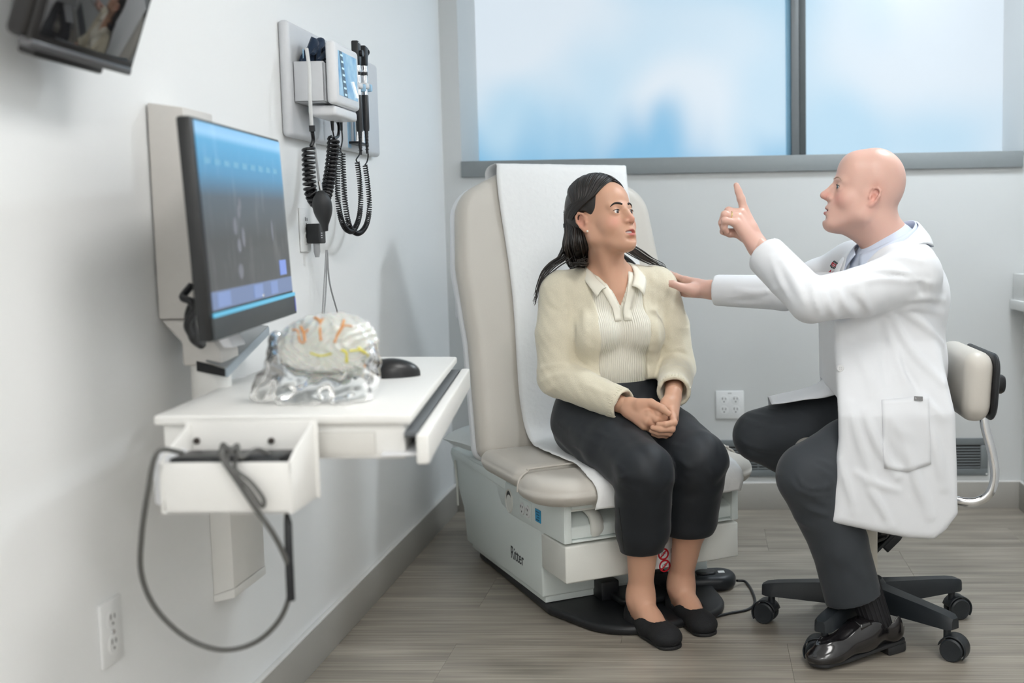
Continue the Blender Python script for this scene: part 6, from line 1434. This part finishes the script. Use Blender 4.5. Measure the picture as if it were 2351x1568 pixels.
# ---- socks and shoes
SOX = mat('black_ribbed_sock', (.010, .010, .012), .8, bump=.3, scale=200, var=.1); LEA = mat('black_polished_leather', (.010, .009, .010), .16, var=.1, coat=.7, spec=.6); SLE = mat('black_shoe_sole', (.022, .023, .025), .5)
def loafer(heel, toe, lift, ankle, lab):
    d = toe-heel; L = np.linalg.norm(d); d = d/L; z = np.array([0, 0, 1.]); z = z-d*(z@d); z /= np.linalg.norm(z); sd = np.cross(z, d); H = Field(); R = np.stack([sd, d, z], 1)
    H.cone(heel+d*.035+z*.055, heel+d*.13+z*.045, .034, .036, .03).cone(heel+d*.13+z*.045, heel+d*.225+z*.034, .038, .040, .03).ell(heel+d*.245+z*.030, (.045, .058, .028), R, .03).cone(heel+d*.034+z*.04, heel+d*.03+z*.085, .034, .033, .02).cone(heel+d*.10+z*.075, heel+d*.16+z*.055, .034, .032, .03)
    H.custom(lambda P: (.018-(P-heel)@z).astype(f32), heel, 10, .003, '&')
    def op(P): q = P-heel; a = q@d; b = q@sd; h = q@z; return np.maximum(np.maximum(.074+.022*np.clip((a-.05)/.06, -1, 1)-h, (np.abs(b)-.030)*.8), a-.125)
    H.custom(op, heel+d*.06+z*.09, .14, .004, '-')
    # raised apron seam
    H.mods.append(lambda P: (lambda q: (-.003*np.exp(-((np.sqrt(((q@d-.19)/.085)**2+((q@sd)/.031)**2)-1)*.03/.003)**2)*np.clip((q@z-.03)/.01, 0, 1)*np.clip((q@d-.13)/.02, 0, 1)).astype(f32))(P-heel))
    lo, hi = bounds([heel, heel+d*.30, heel+z*.12], .06); s_ = field_obj('shoe', H, lo, hi, .003, LEA, man, MB, 1)
    def o2(a, b, h): return heel+d*a+sd*b+z*h-MB
    out = rounded([(-.002, -.028), (.10, -.034), (.20, -.044), (.275, -.040), (.305, 0), (.275, .040), (.20, .044), (.10, .034), (-.002, .028)], [.02, .1, .1, .035, .04, .035, .1, .1, .02])
    prism('sole', [o2(a, b, .010) for a, b in out], tuple(z*.009), SLE, s_, bev=.002)
    he = rounded([(-.003, -.030), (.065, -.032), (.065, .032), (-.003, .030)], [.02, .005, .005, .02]); prism('heel_block', [o2(a, b, -.012) for a, b in he], tuple(z*.022), SLE, s_, bev=.002)
    G = [[o2(.118+.035*i/5, b, 0)+z*0 for b in np.linspace(-.034, .034, 11)] for i in range(6)]
    G = [[hit(H, np.array(p)+MB+z*.14, -z, 0, .14)+z*.0018-MB for p in r] for r in G]; grid_mesh('saddle_strap', G, LEA, s_, .002)
    return d, z, sd
h0, t0 = at(2068, 1478, Z=.012), at(1902, 1526, Z=.0)
dd = (t0-h0)/np.linalg.norm(t0-h0); h0[2] = .016; loafer(h0, h0+dd*.30+np.array((0, 0, -.004)), 0, aL, '')
def sock(A, B, r0, r1, name='sock'):
    P = [A+(B-A)*i/14 for i in range(15)]; tube(name, [p-MB for p in P], [r0, (r0+r1)/2, r1], SOX, man, 28)
    ax = (B-A)/np.linalg.norm(B-A); u = np.cross(ax, (0, 1., 0)); u /= np.linalg.norm(u); v = np.cross(ax, u); L_ = []
    for k in range(22):
        a = 2*math.pi*k/22; L_.append(([A+(B-A)*i/6-MB+(u*math.cos(a)+v*math.sin(a))*(r0+(r1-r0)*i/6) for i in range(7)], .0022))
    tubes('sock_rib', L_, SOX, man, 5)['kind'] = 'stuff'
sock(at(1980, 1335, Y=2.965), h0+dd*.078+np.array((0, 0, .062)), .043, .038)
r0 = aR+np.array((.03, .02, -.03)); loafer(r0+np.array((.085, .02, -.055)), r0+np.array((-.05, -.0, -.155))+np.array((-.10, -.03, -.02))*0, 0, aR, '') if False else None
hr = at(2062, 1222, Y=3.36); tr = hr+np.array((-.215, -.02, -.205)); loafer(hr, tr, 0, aR, '')
sock(aR, hr+(tr-hr)*.28+np.array((-.03, -.0, .045)), .044, .038)
# ================================================================== ANATOMICAL MODEL ON THE DESK
bm_c = at(728, 926, Z=.842); BMB = np.array([bm_c[0], bm_c[1]+.045, .8405])
bmo = thing('brain_model', 'clear anatomical model with milky brain and orange vessels on the desk', 'anatomical model', BMB)
YB_ = BMB[1]
bc = at(752, 792, Y=YB_); br = Field()
XR = np.array([1., 0, 0])
for s in (-1, 1):
    br.ell(bc+(.004, s*.026, .006), (.074, .036, .050), None, .006).ell(bc+(-.036, s*.024, .0), (.042, .030, .040), None, .012).ell(bc+(.040, s*.022, -.004), (.040, .031, .042), None, .012)
    br.ell(bc+(-.004, s*.036, -.022), (.048, .020, .020), None, .008)
br.ell(bc+(.046, 0, -.036), (.030, .038, .022), None, .008)
br.cone(bc+(.014, 0, -.025), bc+(.024, 0, -.060), .015, .010, .01)
br.mods.append(lambda P: (.0024*np.sin(P[:, 0]*210+3*np.sin(P[:, 2]*95)+2*np.sin(P[:, 1]*120))*np.sin(P[:, 2]*190+2.5*np.sin(P[:, 0]*80))).astype(f32))
MILK = mat('milky_resin', (.74, .75, .70), .28, var=.02, trans=.45, sub=.35, coat=.4)
lo, hi = bounds([bc], .10); field_obj('brain', br, lo, hi, .0025, MILK, bmo, BMB, 1)
ORG = mat('vessel_orange', (.60, .27, .09), .4, var=.06); YEL = mat('nerve_yellow', (.62, .56, .10), .4, var=.06)
def onbr(px, py): o = np.array(at(px, py, Y=YB_-.2)); d = np.array(at(px, py, Y=YB_+.1))-o; return hit(br, o, d, 0, .32)-BMB
for L_, m, r in (([(672, 757), (684, 760), (688, 782), (698, 788)], ORG, .0022), ([(690, 750), (697, 765), (700, 785)], ORG, .0028), ([(708, 756), (700, 764)], ORG, .002), ([(722, 729), (734, 737), (735, 760), (737, 782)], ORG, .0028), ([(742, 731), (735, 742)], ORG, .002), ([(790, 735), (783, 755), (774, 770), (768, 787)], ORG, .0028), ([(808, 749), (790, 748), (783, 757)], ORG, .0022), ([(783, 803), (795, 810), (796, 832)], YEL, .0032), ([(822, 797), (832, 806), (848, 816)], YEL, .0034), ([(802, 806), (830, 803)], YEL, .0022), ([(712, 810), (735, 817), (762, 812)], YEL, .0018), ([(845, 838), (842, 846)], ORG, .0026)):
    tube('vessel' if m is ORG else 'nerve', spline([onbr(*q) for q in L_], 4), r*.85, m, bmo, 8)
GLASS = mat('clear_resin', (.97, .98, .98), .03, var=0.0, trans=1.0, ior=1.42)
gb = Field(); g0 = BMB
for (px, py, dy, r) in ((625, 885, 0, (.030, .040, .032)), (668, 880, 0, (.036, .052, .040)), (720, 890, 0, (.040, .060, .036)), (775, 890, 0, (.040, .058, .036)), (820, 872, 0, (.036, .050, .036)), (835, 825, .0, (.028, .044, .040)), (640, 835, 0, (.022, .036, .036)), (672, 830, 0, (.028, .04, .030)), (606, 905, 0, (.020, .030, .020)), (636, 790, .01, (.014, .022, .024)), (690, 915, -.01, (.05, .05, .018)), (790, 915, -.01, (.05, .05, .018))):
    gb.ell(at(px, py, Y=YB_+dy), r, None, .014)
gb.custom(lambda P: .8412-P[:, 2], g0, 10, .002, '&')
for (px, py) in ((690, 870), (655, 900), (745, 905)): gb.ell(at(px, py, Y=YB_-.055), (.014, .016, .014), None, .006, '-')
gb.mods.append(lambda P: (.0025*np.sin(P[:, 0]*120+2*np.sin(P[:, 2]*70))*np.sin(P[:, 2]*130+P[:, 1]*90)).astype(f32))
gbr = Field().merge(br); gbr.mods = br.mods
gb.custom(lambda P: gbr(P)-.0012, bc, .13, .002, '-')
lo, hi = bounds([at(735, 870, Y=YB_)], .13); lo[2] = .835; field_obj('clear_base', gb, lo, hi, .003, GLASS, bmo, BMB, 2)
